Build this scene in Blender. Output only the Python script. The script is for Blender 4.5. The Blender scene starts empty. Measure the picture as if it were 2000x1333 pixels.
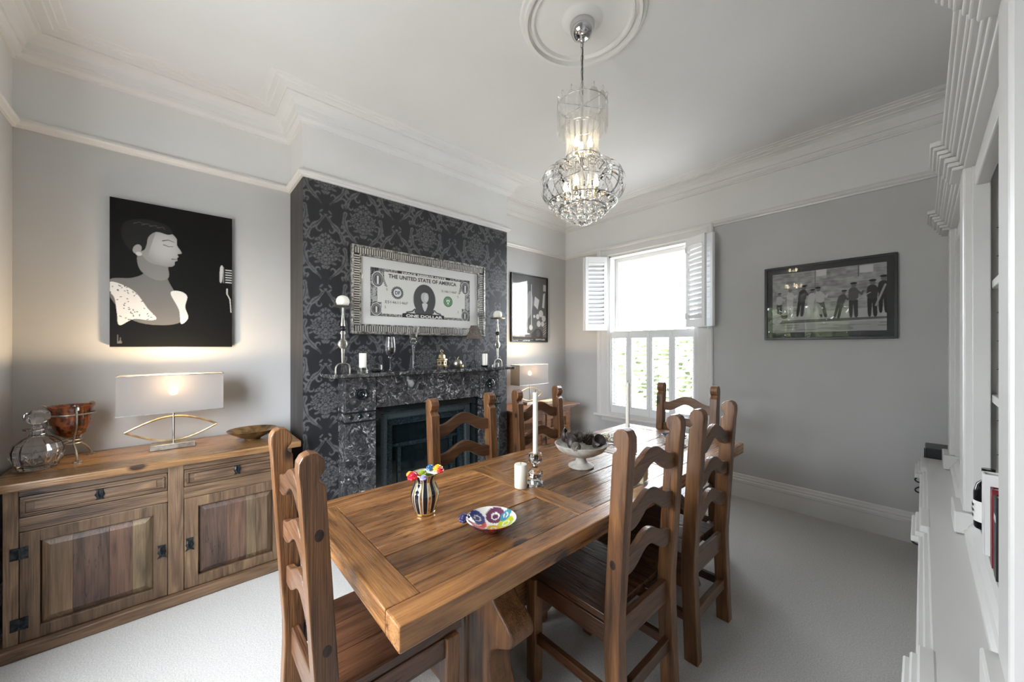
import bpy, bmesh, math, random
import numpy as np
from mathutils import Vector, Matrix

random.seed(7); rng = np.random.default_rng(7)
scene = bpy.context.scene
col = scene.collection
PI = math.pi

# ------------------------------------------------------------------ camera
cam_d = bpy.data.cameras.new('camera'); cam = bpy.data.objects.new('camera', cam_d); col.objects.link(cam)
cam.location = (0, 0, 1.40)
cam.rotation_euler = (PI/2, 0, math.radians(48.048))
cam_d.sensor_width = 36; cam_d.lens = 36*720.9/2000; cam_d.shift_y = 11.5/2000
cam_d.clip_start = 0.02; cam_d.clip_end = 200
scene.camera = cam

# ------------------------------------------------------------------ sky and exposure
world = bpy.data.worlds.new('sky'); scene.world = world; world.use_nodes = True
bg = world.node_tree.nodes['Background']
bg.inputs[0].default_value = (0.88, 0.94, 1.0, 1); bg.inputs[1].default_value = 18.5
scene.view_settings.view_transform = 'Standard'; scene.view_settings.look = 'None'
scene.view_settings.gamma = 1; scene.view_settings.use_curve_mapping = False
scene.view_settings.exposure = 0.5
cy = scene.cycles
cy.use_denoising = True; cy.max_bounces = 9; cy.diffuse_bounces = 5; cy.glossy_bounces = 4
cy.transmission_bounces = 8; cy.transparent_max_bounces = 16; cy.use_adaptive_sampling = True; cy.adaptive_threshold = .02
cy.caustics_reflective = False; cy.caustics_refractive = False; cy.sample_clamp_indirect = 6

def portal(loc, rot, sx, sy):
    l = bpy.data.lights.new('sky_portal', 'AREA'); l.shape = 'RECTANGLE'; l.size = sx; l.size_y = sy
    l.cycles.is_portal = True
    o = bpy.data.objects.new('sky_portal', l); o.location = loc; o.rotation_euler = rot; col.objects.link(o)
portal((-2.045, 4.03, 1.55), (-PI/2, 0, 0), 1.05, 2.0)      # sash window
portal((-1.50, -0.80, 1.12), (PI/2, 0, 0), 1.46, 2.25)        # glazed doors behind the camera

# ------------------------------------------------------------------ mesh helpers
class MB:
    def __init__(s): s.v = []; s.f = []
    def add(s, vs, fs):
        n = len(s.v); s.v += [tuple(p) for p in vs]; s.f += [tuple(i+n for i in f) for f in fs]; return s
    def box(s, x0, x1, y0, y1, z0, z1):
        return s.add([(x0,y0,z0),(x1,y0,z0),(x1,y1,z0),(x0,y1,z0),(x0,y0,z1),(x1,y0,z1),(x1,y1,z1),(x0,y1,z1)],
            [(0,3,2,1),(4,5,6,7),(0,1,5,4),(1,2,6,5),(2,3,7,6),(3,0,4,7)])
    def prism(s, poly, axis, a, b):
        n = len(poly)
        def P(p, t): return {'x':(t,p[0],p[1]), 'y':(p[0],t,p[1]), 'z':(p[0],p[1],t)}[axis]
        s.add([P(p,a) for p in poly]+[P(p,b) for p in poly],
              [tuple(range(n))[::-1], tuple(range(n,2*n))]+[(i,(i+1)%n,n+(i+1)%n,n+i) for i in range(n)])
        return s
    def lathe(s, prof, n=24, c=(0,0,0), sx=1, sy=1, cap=True):
        vs = []; fs = []; k = len(prof)
        for j in range(n):
            a = 2*PI*j/n
            for r, z in prof: vs.append((c[0]+r*sx*math.cos(a), c[1]+r*sy*math.sin(a), c[2]+z))
        for j in range(n):
            for i in range(k-1):
                a, b = j*k+i, ((j+1)%n)*k+i
                fs.append((a, b, b+1, a+1))
        if cap and prof[0][0] > 1e-5: fs.append(tuple(j*k for j in range(n))[::-1])
        if cap and prof[-1][0] > 1e-5: fs.append(tuple(j*k+k-1 for j in range(n)))
        return s.add(vs, fs)
    def tube(s, path, r, n=8, closed=False):
        P = [Vector(p) for p in path]; m = len(P); R = r if isinstance(r, (list, tuple)) else [r]*m
        vs = []; fs = []; up = None
        for i in range(m):
            if closed: t = P[(i+1)%m]-P[i-1]
            else: t = P[min(i+1,m-1)]-P[max(i-1,0)]
            t.normalize()
            if up is None:
                up = Vector((0,0,1)) if abs(t.z) < .9 else Vector((1,0,0))
            a = t.cross(up)
            if a.length < 1e-5: a = t.orthogonal()
            a.normalize(); b = a.cross(t).normalized(); up = b
            for j in range(n):
                q = 2*PI*j/n
                vs.append(P[i]+(a*math.cos(q)+b*math.sin(q))*R[i])
        for i in range(m if closed else m-1):
            for j in range(n):
                A = i*n+j; B = i*n+(j+1)%n; C = ((i+1)%m)*n+(j+1)%n; D = ((i+1)%m)*n+j
                fs.append((A,B,C,D))
        if not closed: fs += [tuple(range(n))[::-1], tuple(range((m-1)*n, m*n))]
        return s.add(vs, fs)
    def ribbon(s, path, w, t):          # path in (r,z), ribbon width w along y, thickness t
        m = len(path); vs = []; fs = []
        for i, (r, z) in enumerate(path):
            a = path[max(i-1,0)]; b = path[min(i+1,m-1)]
            d = Vector((b[0]-a[0], b[1]-a[1])).normalized(); nx, nz = -d.y*t/2, d.x*t/2
            vs += [(r-nx,-w/2,z-nz),(r+nx,-w/2,z+nz),(r+nx,w/2,z+nz),(r-nx,w/2,z-nz)]
        for i in range(m-1):
            for j in range(4):
                fs.append((i*4+j, i*4+(j+1)%4, (i+1)*4+(j+1)%4, (i+1)*4+j))
        fs += [(3,2,1,0), tuple((m-1)*4+j for j in range(4))]
        return s.add(vs, fs)
    def sphere(s, c, r, n=12, m=8, sz=1):
        prof = [(r*math.sin(PI*i/m), -r*math.cos(PI*i/m)*sz) for i in range(m+1)]
        prof[0] = (0,-r*sz); prof[-1] = (0, r*sz)
        return s.lathe(prof, n, c)
    def sweep(s, prof, path, closed):   # prof (d,z): d = offset to the left of travel; path in xy
        m = len(path); k = len(prof); vs = []; fs = []
        def nrm(a, b):
            d = Vector((b[0]-a[0], b[1]-a[1])).normalized(); return Vector((-d.y, d.x))
        for i in range(m):
            if closed or 0 < i < m-1: n1 = nrm(path[i-1], path[i]); n2 = nrm(path[i], path[(i+1)%m])
            elif i == 0: n1 = n2 = nrm(path[0], path[1])
            else: n1 = n2 = nrm(path[-2], path[-1])
            o = (n1+n2)/(1+n1.dot(n2))
            for d, z in prof: vs.append((path[i][0]+o.x*d, path[i][1]+o.y*d, z))
        for i in range(m if closed else m-1):
            for j in range(k-1):
                a = i*k+j; b = ((i+1)%m)*k+j
                fs.append((a, b, b+1, a+1))
        return s.add(vs, fs)
    def xf(s, M, start=0):
        s.v = s.v[:start]+[tuple(M @ Vector(p)) for p in s.v[start:]]; return s
    def mesh(s, name, mat, bevel=0, smooth=False, seg=2):
        me = bpy.data.meshes.new(name); me.from_pydata(s.v, [], s.f)
        bm = bmesh.new(); bm.from_mesh(me)
        bmesh.ops.remove_doubles(bm, verts=bm.verts, dist=1e-6)
        bmesh.ops.recalc_face_normals(bm, faces=bm.faces)
        if bevel:
            es = [e for e in bm.edges if len(e.link_faces) == 2 and e.calc_face_angle(0) > .6]
            bmesh.ops.bevel(bm, geom=es, offset=bevel, segments=seg, affect='EDGES', profile=.5, clamp_overlap=True)
        bm.to_mesh(me); bm.free()
        if smooth:
            me.polygons.foreach_set('use_smooth', [True]*len(me.polygons))
            if smooth != 'all': me.set_sharp_from_angle(angle=math.radians(40))
        if mat: me.materials.append(mat)
        return me
    def build(s, name, mat, parent=None, loc=(0,0,0), rot=(0,0,0), **kw):
        return place(name, s.mesh(name, mat, **kw), parent, loc, rot)

def place(name, me, parent=None, loc=(0,0,0), rot=(0,0,0), scale=None):
    o = bpy.data.objects.new(name, me); col.objects.link(o)
    o.location = loc; o.rotation_euler = rot
    if scale: o.scale = scale
    if parent: o.parent = parent
    return o
def tag(o, label=None, cat=None, group=None, kind=None):
    if label: o['label'] = label
    if cat: o['category'] = cat
    if group: o['group'] = group
    if kind: o['kind'] = kind
    return o
def thing(name, label, cat, loc=(0,0,0), rz=0, group=None, kind=None):
    o = bpy.data.objects.new(name, None); col.objects.link(o); o.empty_display_size = .05
    o.location = loc; o.rotation_euler = (0,0,rz)
    return tag(o, label, cat, group, kind)
def copy_tree(o, parent=None):
    c = o.copy(); col.objects.link(c)
    if parent: c.parent = parent
    for ch in list(o.children): copy_tree(ch, c)
    return c
def struct(name, mb, mat, **kw):
    return tag(mb.build(name, mat, **kw), kind='structure')

# ------------------------------------------------------------------ material helpers
def newmat(name):
    m = bpy.data.materials.new(name); m.use_nodes = True
    nt = m.node_tree; return m, nt, nt.nodes['Principled BSDF'], nt.nodes, nt.links
def plain(name, c, rough=.5, metal=0, **kw):
    m, nt, b, N, L = newmat(name)
    b.inputs['Base Color'].default_value = (*c, 1); b.inputs['Roughness'].default_value = rough; b.inputs['Metallic'].default_value = metal
    for k, v in kw.items(): b.inputs[k.replace('_',' ')].default_value = v
    return m
def noisy(name, c1, c2, scale=8, rough=.6, bump=0, bscale=None, stretch=(1,1,1), detail=4, lo=.35, hi=.65, metal=0, bdist=.003, **kw):
    m, nt, b, N, L = newmat(name)
    tc = N.new('ShaderNodeTexCoord'); mp = N.new('ShaderNodeMapping'); mp.inputs['Scale'].default_value = stretch
    L.new(tc.outputs['Object'], mp.inputs[0])
    n = N.new('ShaderNodeTexNoise'); n.inputs['Scale'].default_value = scale; n.inputs['Detail'].default_value = detail
    L.new(mp.outputs[0], n.inputs['Vector'])
    r = N.new('ShaderNodeValToRGB'); r.color_ramp.elements[0].position = lo; r.color_ramp.elements[1].position = hi
    r.color_ramp.elements[0].color = (*c1,1); r.color_ramp.elements[1].color = (*c2,1)
    L.new(n.outputs['Fac'], r.inputs[0]); L.new(r.outputs[0], b.inputs['Base Color'])
    b.inputs['Roughness'].default_value = rough; b.inputs['Metallic'].default_value = metal
    if bump:
        n2 = N.new('ShaderNodeTexNoise'); n2.inputs['Scale'].default_value = bscale or scale; n2.inputs['Detail'].default_value = 3
        L.new(mp.outputs[0], n2.inputs['Vector'])
        bp = N.new('ShaderNodeBump'); bp.inputs['Strength'].default_value = bump; bp.inputs['Distance'].default_value = bdist
        L.new(n2.outputs['Fac'], bp.inputs['Height']); L.new(bp.outputs[0], b.inputs['Normal'])
    for k, v in kw.items(): b.inputs[k.replace('_',' ')].default_value = v
    return m
def wood(name, dark, mid, light, axis='y', rough=.38, rustic=.4, vary=.35, coat=.15):
    m, nt, b, N, L = newmat(name)
    tc = N.new('ShaderNodeTexCoord'); oi = N.new('ShaderNodeObjectInfo')
    mul = N.new('ShaderNodeMath'); mul.operation = 'MULTIPLY'; mul.inputs[1].default_value = 37.7; L.new(oi.outputs['Random'], mul.inputs[0])
    ad = N.new('ShaderNodeVectorMath'); ad.operation = 'ADD'; L.new(tc.outputs['Object'], ad.inputs[0]); L.new(mul.outputs[0], ad.inputs[1])
    def mapped(sc):
        mp = N.new('ShaderNodeMapping'); mp.inputs['Scale'].default_value = sc; L.new(ad.outputs[0], mp.inputs[0]); return mp.outputs[0]
    def sc(a, t): return {'x':(a,t,t), 'y':(t,a,t), 'z':(t,t,a)}[axis]
    def noise(vec, s, d=4, dist=0, rg=.5):
        n = N.new('ShaderNodeTexNoise'); n.inputs['Scale'].default_value = s; n.inputs['Detail'].default_value = d
        n.inputs['Distortion'].default_value = dist; n.inputs['Roughness'].default_value = rg; L.new(vec, n.inputs['Vector']); return n.outputs['Fac']
    def ramp(fac, stops):
        r = N.new('ShaderNodeValToRGB'); e = r.color_ramp.elements
        while len(e) < len(stops): e.new(.5)
        for k, (p, c) in enumerate(stops): e[k].position = p; e[k].color = (*c,1) if len(c) == 3 else c
        L.new(fac, r.inputs[0]); return r.outputs[0]
    def mix(a, bb, fac, mode='MIX'):
        x = N.new('ShaderNodeMix'); x.data_type = 'RGBA'; x.blend_type = mode
        if isinstance(fac, float): x.inputs['Factor'].default_value = fac
        else: L.new(fac, x.inputs['Factor'])
        L.new(a, x.inputs['A'])
        if isinstance(bb, tuple): x.inputs['B'].default_value = (*bb,1)
        else: L.new(bb, x.inputs['B'])
        return x.outputs['Result']
    grain = noise(mapped(sc(.9, 9)), 3.2, 5, 1.2)
    c = ramp(grain, [(.28, dark), (.5, mid), (.74, light)])
    fine = noise(mapped(sc(3, 90)), 2.2, 3)
    c = mix(c, ramp(fine, [(.35, (.62,.58,.55)), (.6, (1,1,1))]), .6, 'MULTIPLY')
    big = noise(mapped((1,1,1)), 3.0, 2)
    c = mix(c, ramp(big, [(.35, (.72,.68,.66)), (.62, (1.08,1.05,1.0))]), .8, 'MULTIPLY')
    # knots
    vo = N.new('ShaderNodeTexVoronoi'); vo.inputs['Scale'].default_value = 3.4; L.new(mapped(sc(.75, 1.5)), vo.inputs['Vector'])
    kn = ramp(vo.outputs['Distance'], [(.065, (1,1,1)), (.115, (0,0,0))])
    c = mix(c, (dark[0]*.25, dark[1]*.2, dark[2]*.2), kn)
    # cracks / wormy wear
    wear = noise(mapped(sc(9, 46)), 2.0, 6, .4, .7); msk = noise(mapped((1,1,1)), 4.5, 2)
    wr = ramp(wear, [(.58, (0,0,0)), (.66, (1,1,1))]); mr = ramp(msk, [(.50, (0,0,0)), (.60, (1,1,1))])
    wm = mix(wr, mr, 1.0, 'MULTIPLY')
    sw = N.new('ShaderNodeMath'); sw.operation = 'MULTIPLY'; sw.inputs[1].default_value = rustic; L.new(wm, sw.inputs[0])
    c = mix(c, (dark[0]*.35, dark[1]*.33, dark[2]*.35), sw.outputs[0])
    hs = N.new('ShaderNodeHueSaturation'); mr2 = N.new('ShaderNodeMapRange'); L.new(oi.outputs['Random'], mr2.inputs[0])
    mr2.inputs['To Min'].default_value = 1-vary; mr2.inputs['To Max'].default_value = 1+vary
    L.new(mr2.outputs[0], hs.inputs['Value']); L.new(c, hs.inputs['Color']); L.new(hs.outputs[0], b.inputs['Base Color'])
    rr = N.new('ShaderNodeMapRange'); L.new(fine, rr.inputs[0]); rr.inputs['To Min'].default_value = rough-.08; rr.inputs['To Max'].default_value = rough+.12
    L.new(rr.outputs[0], b.inputs['Roughness'])
    bp = N.new('ShaderNodeBump'); bp.inputs['Strength'].default_value = .7; bp.inputs['Distance'].default_value = .003
    h = N.new('ShaderNodeMath'); h.operation = 'SUBTRACT'; L.new(fine, h.inputs[0]); L.new(sw.outputs[0], h.inputs[1])
    L.new(h.outputs[0], bp.inputs['Height']); L.new(bp.outputs[0], b.inputs['Normal'])
    b.inputs['Coat Weight'].default_value = coat; b.inputs['Coat Roughness'].default_value = .25
    return m
def glass(name, tint=(1,1,1), rough=0.0, ior=1.45):
    m, nt, b, N, L = newmat(name)
    b.inputs['Base Color'].default_value = (*tint,1); b.inputs['Transmission Weight'].default_value = 1
    b.inputs['Roughness'].default_value = rough; b.inputs['IOR'].default_value = ior
    return m
def pane(name, refl=1.0, tint=(1,1,1), haze=0):
    m, nt, b, N, L = newmat(name); N.remove(b)
    t = N.new('ShaderNodeBsdfTransparent'); t.inputs[0].default_value = (*tint,1)
    g = N.new('ShaderNodeBsdfGlossy'); g.inputs['Roughness'].default_value = .0
    fr = N.new('ShaderNodeFresnel'); fr.inputs[0].default_value = 1.5
    ml = N.new('ShaderNodeMath'); ml.operation = 'MULTIPLY'; ml.inputs[1].default_value = refl; L.new(fr.outputs[0], ml.inputs[0])
    ge = N.new('ShaderNodeNewGeometry'); iv = N.new('ShaderNodeMath'); iv.operation = 'SUBTRACT'; iv.inputs[0].default_value = 1; L.new(ge.outputs['Backfacing'], iv.inputs[1])
    m9 = N.new('ShaderNodeMath'); m9.operation = 'MULTIPLY'; L.new(ml.outputs[0], m9.inputs[0]); L.new(iv.outputs[0], m9.inputs[1]); ml = m9
    mx = N.new('ShaderNodeMixShader'); L.new(ml.outputs[0], mx.inputs[0]); L.new(t.outputs[0], mx.inputs[1]); L.new(g.outputs[0], mx.inputs[2])
    out = mx.outputs[0]
    if haze:
        d = N.new('ShaderNodeBsdfDiffuse'); d.inputs[0].default_value = (.9,.9,.9,1); tl = N.new('ShaderNodeBsdfTranslucent'); tl.inputs[0].default_value = (.9,.9,.9,1)
        m0 = N.new('ShaderNodeMixShader'); m0.inputs[0].default_value = .5; L.new(d.outputs[0], m0.inputs[1]); L.new(tl.outputs[0], m0.inputs[2])
        m1 = N.new('ShaderNodeMixShader'); m1.inputs[0].default_value = haze; L.new(out, m1.inputs[1]); L.new(m0.outputs[0], m1.inputs[2]); out = m1.outputs[0]
    L.new(out, N['Material Output'].inputs[0]); return m
def emit(name, c, st):
    m, nt, b, N, L = newmat(name)
    b.inputs['Base Color'].default_value = (*c,1); b.inputs['Emission Color'].default_value = (*c,1); b.inputs['Emission Strength'].default_value = st
    return m
def attr_mat(name, rough=.5, coat=0, spec=.5):
    m, nt, b, N, L = newmat(name)
    a = N.new('ShaderNodeAttribute'); a.attribute_name = 'print'; L.new(a.outputs['Color'], b.inputs['Base Color'])
    b.inputs['Roughness'].default_value = rough; b.inputs['Coat Weight'].default_value = coat; b.inputs['Specular IOR Level'].default_value = spec
    return m
def gray(v): return (v, v, v)

M = {}
M['wall'] = noisy('grey_wall_paint', (.505,.502,.496), (.525,.522,.516), 3, .75, .04, 260)
M['white'] = noisy('white_paint', (.71,.705,.695), (.74,.735,.725), 2, .55, .03, 200)
M['ceil'] = noisy('ceiling_paint', (.69,.69,.688), (.72,.72,.718), 1.5, .8)
M['gloss'] = plain('white_gloss_paint', (.70,.69,.675), .28)
M['shut'] = plain('white_shutter_paint', (.83,.84,.85), .4)
M['carpet'] = noisy('cream_carpet', (.53,.515,.49), (.68,.665,.64), 160, .95, .9, 420, detail=3, bdist=.006)
M['oakY'] = wood('pine_along', (.105,.040,.013), (.29,.130,.043), (.43,.22,.075), 'y', .26, .85, .36, .3)
M['plankY'] = wood('weathered_plank', (.085,.032,.011), (.28,.125,.042), (.44,.225,.078), 'y', .24, 1.0, .48, .35)
M['oakX'] = wood('pine_across', (.12,.048,.015), (.31,.142,.046), (.43,.22,.075), 'x', .26, .4, .15, .3)
M['chZ'] = wood('chair_upright', (.072,.030,.011), (.175,.078,.029), (.26,.125,.048), 'z', .3, .35, .18, .25)
M['chX'] = wood('chair_slat', (.06,.026,.013), (.135,.064,.031), (.20,.10,.05), 'x', .3, .2, .12, .25)
M['chS'] = wood('chair_seat_wood', (.045,.017,.009), (.09,.038,.018), (.14,.063,.03), 'y', .28, .15, .1, .3)
M['sbY'] = wood('sideboard_rail', (.06,.034,.019), (.145,.088,.05), (.22,.14,.08), 'y', .42, .4, .15, .1)
M['sbZ'] = wood('sideboard_stile', (.06,.034,.019), (.14,.086,.05), (.22,.145,.083), 'z', .45, .4, .35, .1)
M['sbT'] = wood('sideboard_top_wood', (.13,.062,.025), (.26,.14,.058), (.36,.21,.09), 'y', .24, .3, .1, .4)
M['cabZ'] = wood('cabinet_pine', (.10,.04,.018), (.22,.095,.042), (.30,.145,.065), 'y', .35, .2, .12, .2)
M['iron'] = noisy('wrought_iron', (.012,.014,.018), (.05,.055,.06), 60, .42, .3, 90, metal=.8)
M['pewter'] = noisy('pewter', (.25,.235,.21), (.5,.48,.44), 30, .38, .25, 60, metal=1)
M['chrome'] = plain('chrome', (.62,.62,.63), .08, 1)
M['brass'] = noisy('aged_brass', (.42,.32,.17), (.68,.56,.36), 30, .3, .2, 60, metal=1)
M['gold'] = plain('gold', (.85,.62,.28), .16, 1)
M['wax'] = plain('white_wax', (.82,.79,.70), .45, Subsurface_Weight=.25, Subsurface_Radius=(.03,.02,.01))
M['wick'] = plain('wick', (.03,.025,.02), .9)
M['glass'] = glass('clear_glass'); M['crystal'] = glass('cut_crystal', ior=1.52)
M['acryl'] = pane('clear_acrylic', 1.3, (.97,.97,.97), .14)
M['acryl2'] = pane('thick_acrylic', 1.6, (.93,.93,.93), .16)
M['pane'] = pane('window_pane', .6)
M['black'] = plain('black_lacquer', (.012,.013,.016), .35)
M['blackg'] = plain('black_gloss_paint', (.006,.010,.011), .13, Coat_Weight=.4)
M['print'] = attr_mat('printed_surface', .5, 0, .15); M['printg'] = attr_mat('printed_paper', .7, 0, .2)
M['ceram'] = attr_mat('painted_glazed_ceramic', .12, .6)
M['ink'] = plain('printing_ink', (.025,.025,.025), .7); M['paper'] = plain('paper_white', (.72,.71,.68), .8)

# marble
def marble():
    m, nt, b, N, L = newmat('veined_black_marble')
    tc = N.new('ShaderNodeTexCoord')
    w = N.new('ShaderNodeTexNoise'); w.inputs['Scale'].default_value = 9; w.inputs['Detail'].default_value = 3; L.new(tc.outputs['Object'], w.inputs['Vector'])
    mx = N.new('ShaderNodeVectorMath'); mx.operation = 'MULTIPLY_ADD'; mx.inputs[1].default_value = (.22,.22,.22)
    L.new(w.outputs['Color'], mx.inputs[0]); L.new(tc.outputs['Object'], mx.inputs[2])
    n = N.new('ShaderNodeTexNoise'); n.inputs['Scale'].default_value = 17; n.inputs['Detail'].default_value = 5; n.inputs['Distortion'].default_value = 1.8
    L.new(mx.outputs[0], n.inputs['Vector'])
    r = N.new('ShaderNodeValToRGB'); e = r.color_ramp.elements
    e[0].position = .40; e[0].color = (.022,.022,.024,1); e[1].position = .72; e[1].color = (.55,.55,.55,1)
    a = e.new(.56); a.color = (.07,.068,.069,1); a = e.new(.63); a.color = (.17,.168,.17,1)
    L.new(n.outputs['Fac'], r.inputs[0]); L.new(r.outputs[0], b.inputs['Base Color'])
    b.inputs['Roughness'].default_value = .16; return m
M['marble'] = marble()

def grid_print(name, W, H, img, mat, parent, loc, rot, kind=None):
    """flat printed sheet: a fine grid (x right, y up, facing +z) whose vertex colours are the print"""
    ny, nx = img.shape[:2]
    xs = np.linspace(0, W, nx); ys = np.linspace(0, H, ny)
    X, Y = np.meshgrid(xs, ys); co = np.stack([X, Y, np.zeros_like(X)], -1).reshape(-1, 3)
    i = np.arange((ny-1)*nx).reshape(ny-1, nx)[:, :-1].ravel()
    f = np.stack([i, i+1, i+nx+1, i+nx], 1)
    me = bpy.data.meshes.new(name); me.vertices.add(len(co)); me.vertices.foreach_set('co', co.ravel().astype(np.float32))
    me.loops.add(f.size); me.loops.foreach_set('vertex_index', f.ravel().astype(np.int32))
    me.polygons.add(len(f)); me.polygons.foreach_set('loop_start', (np.arange(len(f))*4).astype(np.int32))
    me.update(calc_edges=True)
    a = me.color_attributes.new('print', 'FLOAT_COLOR', 'POINT')
    rgba = np.ones((len(co), 4), np.float32); rgba[:, :3] = img.reshape(-1, img.shape[2] if img.ndim == 3 else 1)
    a.data.foreach_set('color', rgba.ravel()); me.materials.append(mat)
    return place(name, me, parent, loc, rot)
class Ras:
    def __init__(s, W, H, step, ss=2, bgc=(0,0,0)):
        s.W, s.H, s.ss = W, H, ss; s.nx = int(W/step)+1; s.ny = int(H/step)+1
        s.X, s.Y = np.meshgrid(np.linspace(0, W, s.nx*ss), np.linspace(0, H, s.ny*ss))
        s.I = np.ones((s.ny*ss, s.nx*ss, 3))*np.array(bgc)
    def paint(s, m, c):
        c = np.array(c if hasattr(c, '__len__') else (c,c,c), float); m = np.clip(m, 0, 1)[..., None]
        s.I = s.I*(1-m)+c*m; return s
    def pm(s, pts):
        x, y = s.X, s.Y; ins = np.zeros(x.shape, bool); n = len(pts)
        for i in range(n):
            (x1, y1), (x2, y2) = pts[i], pts[(i+1) % n]
            if y1 == y2: continue
            ins ^= ((y1 > y) != (y2 > y)) & (x < (x2-x1)*(y-y1)/(y2-y1)+x1)
        return ins.astype(float)
    def poly(s, pts, c): return s.paint(s.pm(smooth_poly(pts)), c)
    def rawpoly(s, pts, c): return s.paint(s.pm(pts), c)
    def em(s, cx, cy, a, b, rot=0):
        u = (s.X-cx)*math.cos(rot)+(s.Y-cy)*math.sin(rot); v = -(s.X-cx)*math.sin(rot)+(s.Y-cy)*math.cos(rot)
        return (u/a)**2+(v/b)**2
    def ell(s, cx, cy, a, b, c, rot=0): return s.paint((s.em(cx,cy,a,b,rot) < 1).astype(float), c)
    def stroke(s, pts, w, c, w2=None):
        m = np.zeros(s.X.shape); n = len(pts)-1
        for i in range(n):
            (x1,y1),(x2,y2) = pts[i], pts[i+1]; dx, dy = x2-x1, y2-y1
            t = np.clip(((s.X-x1)*dx+(s.Y-y1)*dy)/(dx*dx+dy*dy+1e-12), 0, 1)
            ww = w if w2 is None else w+(w2-w)*(i+t)/n
            m = np.maximum(m, ((s.X-x1-t*dx)**2+(s.Y-y1-t*dy)**2 < (ww/2)**2))
        return s.paint(m.astype(float), c)
    def rect(s, x0, x1, y0, y1, c): return s.paint(((s.X > x0)&(s.X < x1)&(s.Y > y0)&(s.Y < y1)).astype(float), c)
    def out(s): return s.I.reshape(s.ny, s.ss, s.nx, s.ss, 3).mean((1,3))
def smooth_poly(p, k=6):
    n = len(p); out = []
    for i in range(n):
        a, b, c, d = p[i-1], p[i], p[(i+1)%n], p[(i+2)%n]
        for j in range(k):
            t = j/k
            out.append(tuple(.5*(2*b[q]+(c[q]-a[q])*t+(2*a[q]-5*b[q]+4*c[q]-d[q])*t*t+(3*b[q]-a[q]-3*c[q]+d[q])*t**3) for q in (0,1)))
    return out
def spline(p, k=6):
    q = [p[0]]+list(p)+[p[-1]]; out = []
    for i in range(1, len(q)-2):
        a, b, c, d = q[i-1], q[i], q[i+1], q[i+2]
        for j in range(k):
            t = j/k
            out.append(tuple(.5*(2*b[m]+(c[m]-a[m])*t+(2*a[m]-5*b[m]+4*c[m]-d[m])*t*t+(3*b[m]-a[m]-3*c[m]+d[m])*t**3) for m in range(len(b))))
    return out+[tuple(p[-1])]
def text_obj(name, body, size, mat, parent, loc, rot, width=None, bold=0, align='LEFT'):
    cu = bpy.data.curves.new('lettering', 'FONT'); cu.body = body; cu.size = size; cu.offset = bold; cu.align_x = align; cu.resolution_u = 3
    t = bpy.data.objects.new('lettering', cu); col.objects.link(t)
    me = bpy.data.meshes.new_from_object(t.evaluated_get(bpy.context.evaluated_depsgraph_get()))
    bpy.data.objects.remove(t); bpy.data.curves.remove(cu)
    sx = 1
    if width:
        xs = [v.co.x for v in me.vertices]; sx = width/(max(xs)-min(xs))
    for v in me.vertices: v.co.x *= sx
    me.materials.clear(); me.materials.append(mat)
    return place(name, me, parent, loc, rot)
def vnoise(shape, cells, seed=0):
    r = np.random.default_rng(seed); ny, nx = shape; cyn, cxn = cells
    g = r.random((cyn+2, cxn+2)); y = np.linspace(0, cyn, ny); x = np.linspace(0, cxn, nx)
    yi = y.astype(int); xi = x.astype(int); fy = (y-yi)[:,None]; fx = (x-xi)[None]
    fy = fy*fy*(3-2*fy); fx = fx*fx*(3-2*fx)
    return (g[yi][:,xi]*(1-fy)*(1-fx)+g[yi+1][:,xi]*fy*(1-fx)+g[yi][:,xi+1]*(1-fy)*fx+g[yi+1][:,xi+1]*fy*fx)

# ================================================================== ROOM SHELL
XL, XB, XR = -3.25, -2.86, 0.50       # alcove back, chimney breast face, right wall
YF, YW = -0.667, 3.90                 # wall behind the camera, window wall
B0, B1 = 0.63, 2.50                   # chimney breast
ZR, ZC = 2.60, 3.10                   # picture rail, ceiling
T = .14
WX0, WX1, WZ0, WZ1 = -2.557, -1.532, .60, 2.50     # window opening
DX0, DX1, DZ1 = -2.22, -0.78, 2.22                  # glazed door opening
struct('floor', MB().box(XL-T, XR+T, YF-T, YW+T, -.1, 0), M['carpet'])
struct('ceiling', MB().box(XL-T, XR+T, YF-T, YW+T, ZC, ZC+.1), M['ceil'])
def wall_pair(name, trim, boxes_fn):
    g = MB(); w = MB(); boxes_fn(g, 0, ZR); struct(name, g, M['wall']); boxes_fn(w, ZR, ZC); struct(trim, w, M['white'])
wall_pair('wall_left', 'trim_1', lambda m, a, b: (m.box(XL-T, XL, YF, B0, a, b), m.box(XL-T, XL, B0, B1, a, b), m.box(XL-T, XL, B1, YW, a, b)))
wall_pair('wall_right', 'trim_2', lambda m, a, b: m.box(XR, XR+T, YF, YW, a, b))
def wb(m, a, b):
    if a == 0:
        m.box(XL-T, WX0, YW, YW+T, a, b); m.box(WX1, XR+T, YW, YW+T, a, b); m.box(WX0, WX1, YW, YW+T, 0, WZ0); m.box(WX0, WX1, YW, YW+T, WZ1, b)
    else: m.box(XL-T, XR+T, YW, YW+T, a, b)
wall_pair('wall_back', 'trim_3', wb)
def wf(m, a, b):
    if a == 0:
        m.box(XL-T, DX0, YF-T, YF, a, b); m.box(DX1, XR+T, YF-T, YF, a, b); m.box(DX0, DX1, YF-T, YF, DZ1, b)
    else: m.box(XL-T, XR+T, YF-T, YF, a, b)
wall_pair('wall_front', 'trim_4', wf)

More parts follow.
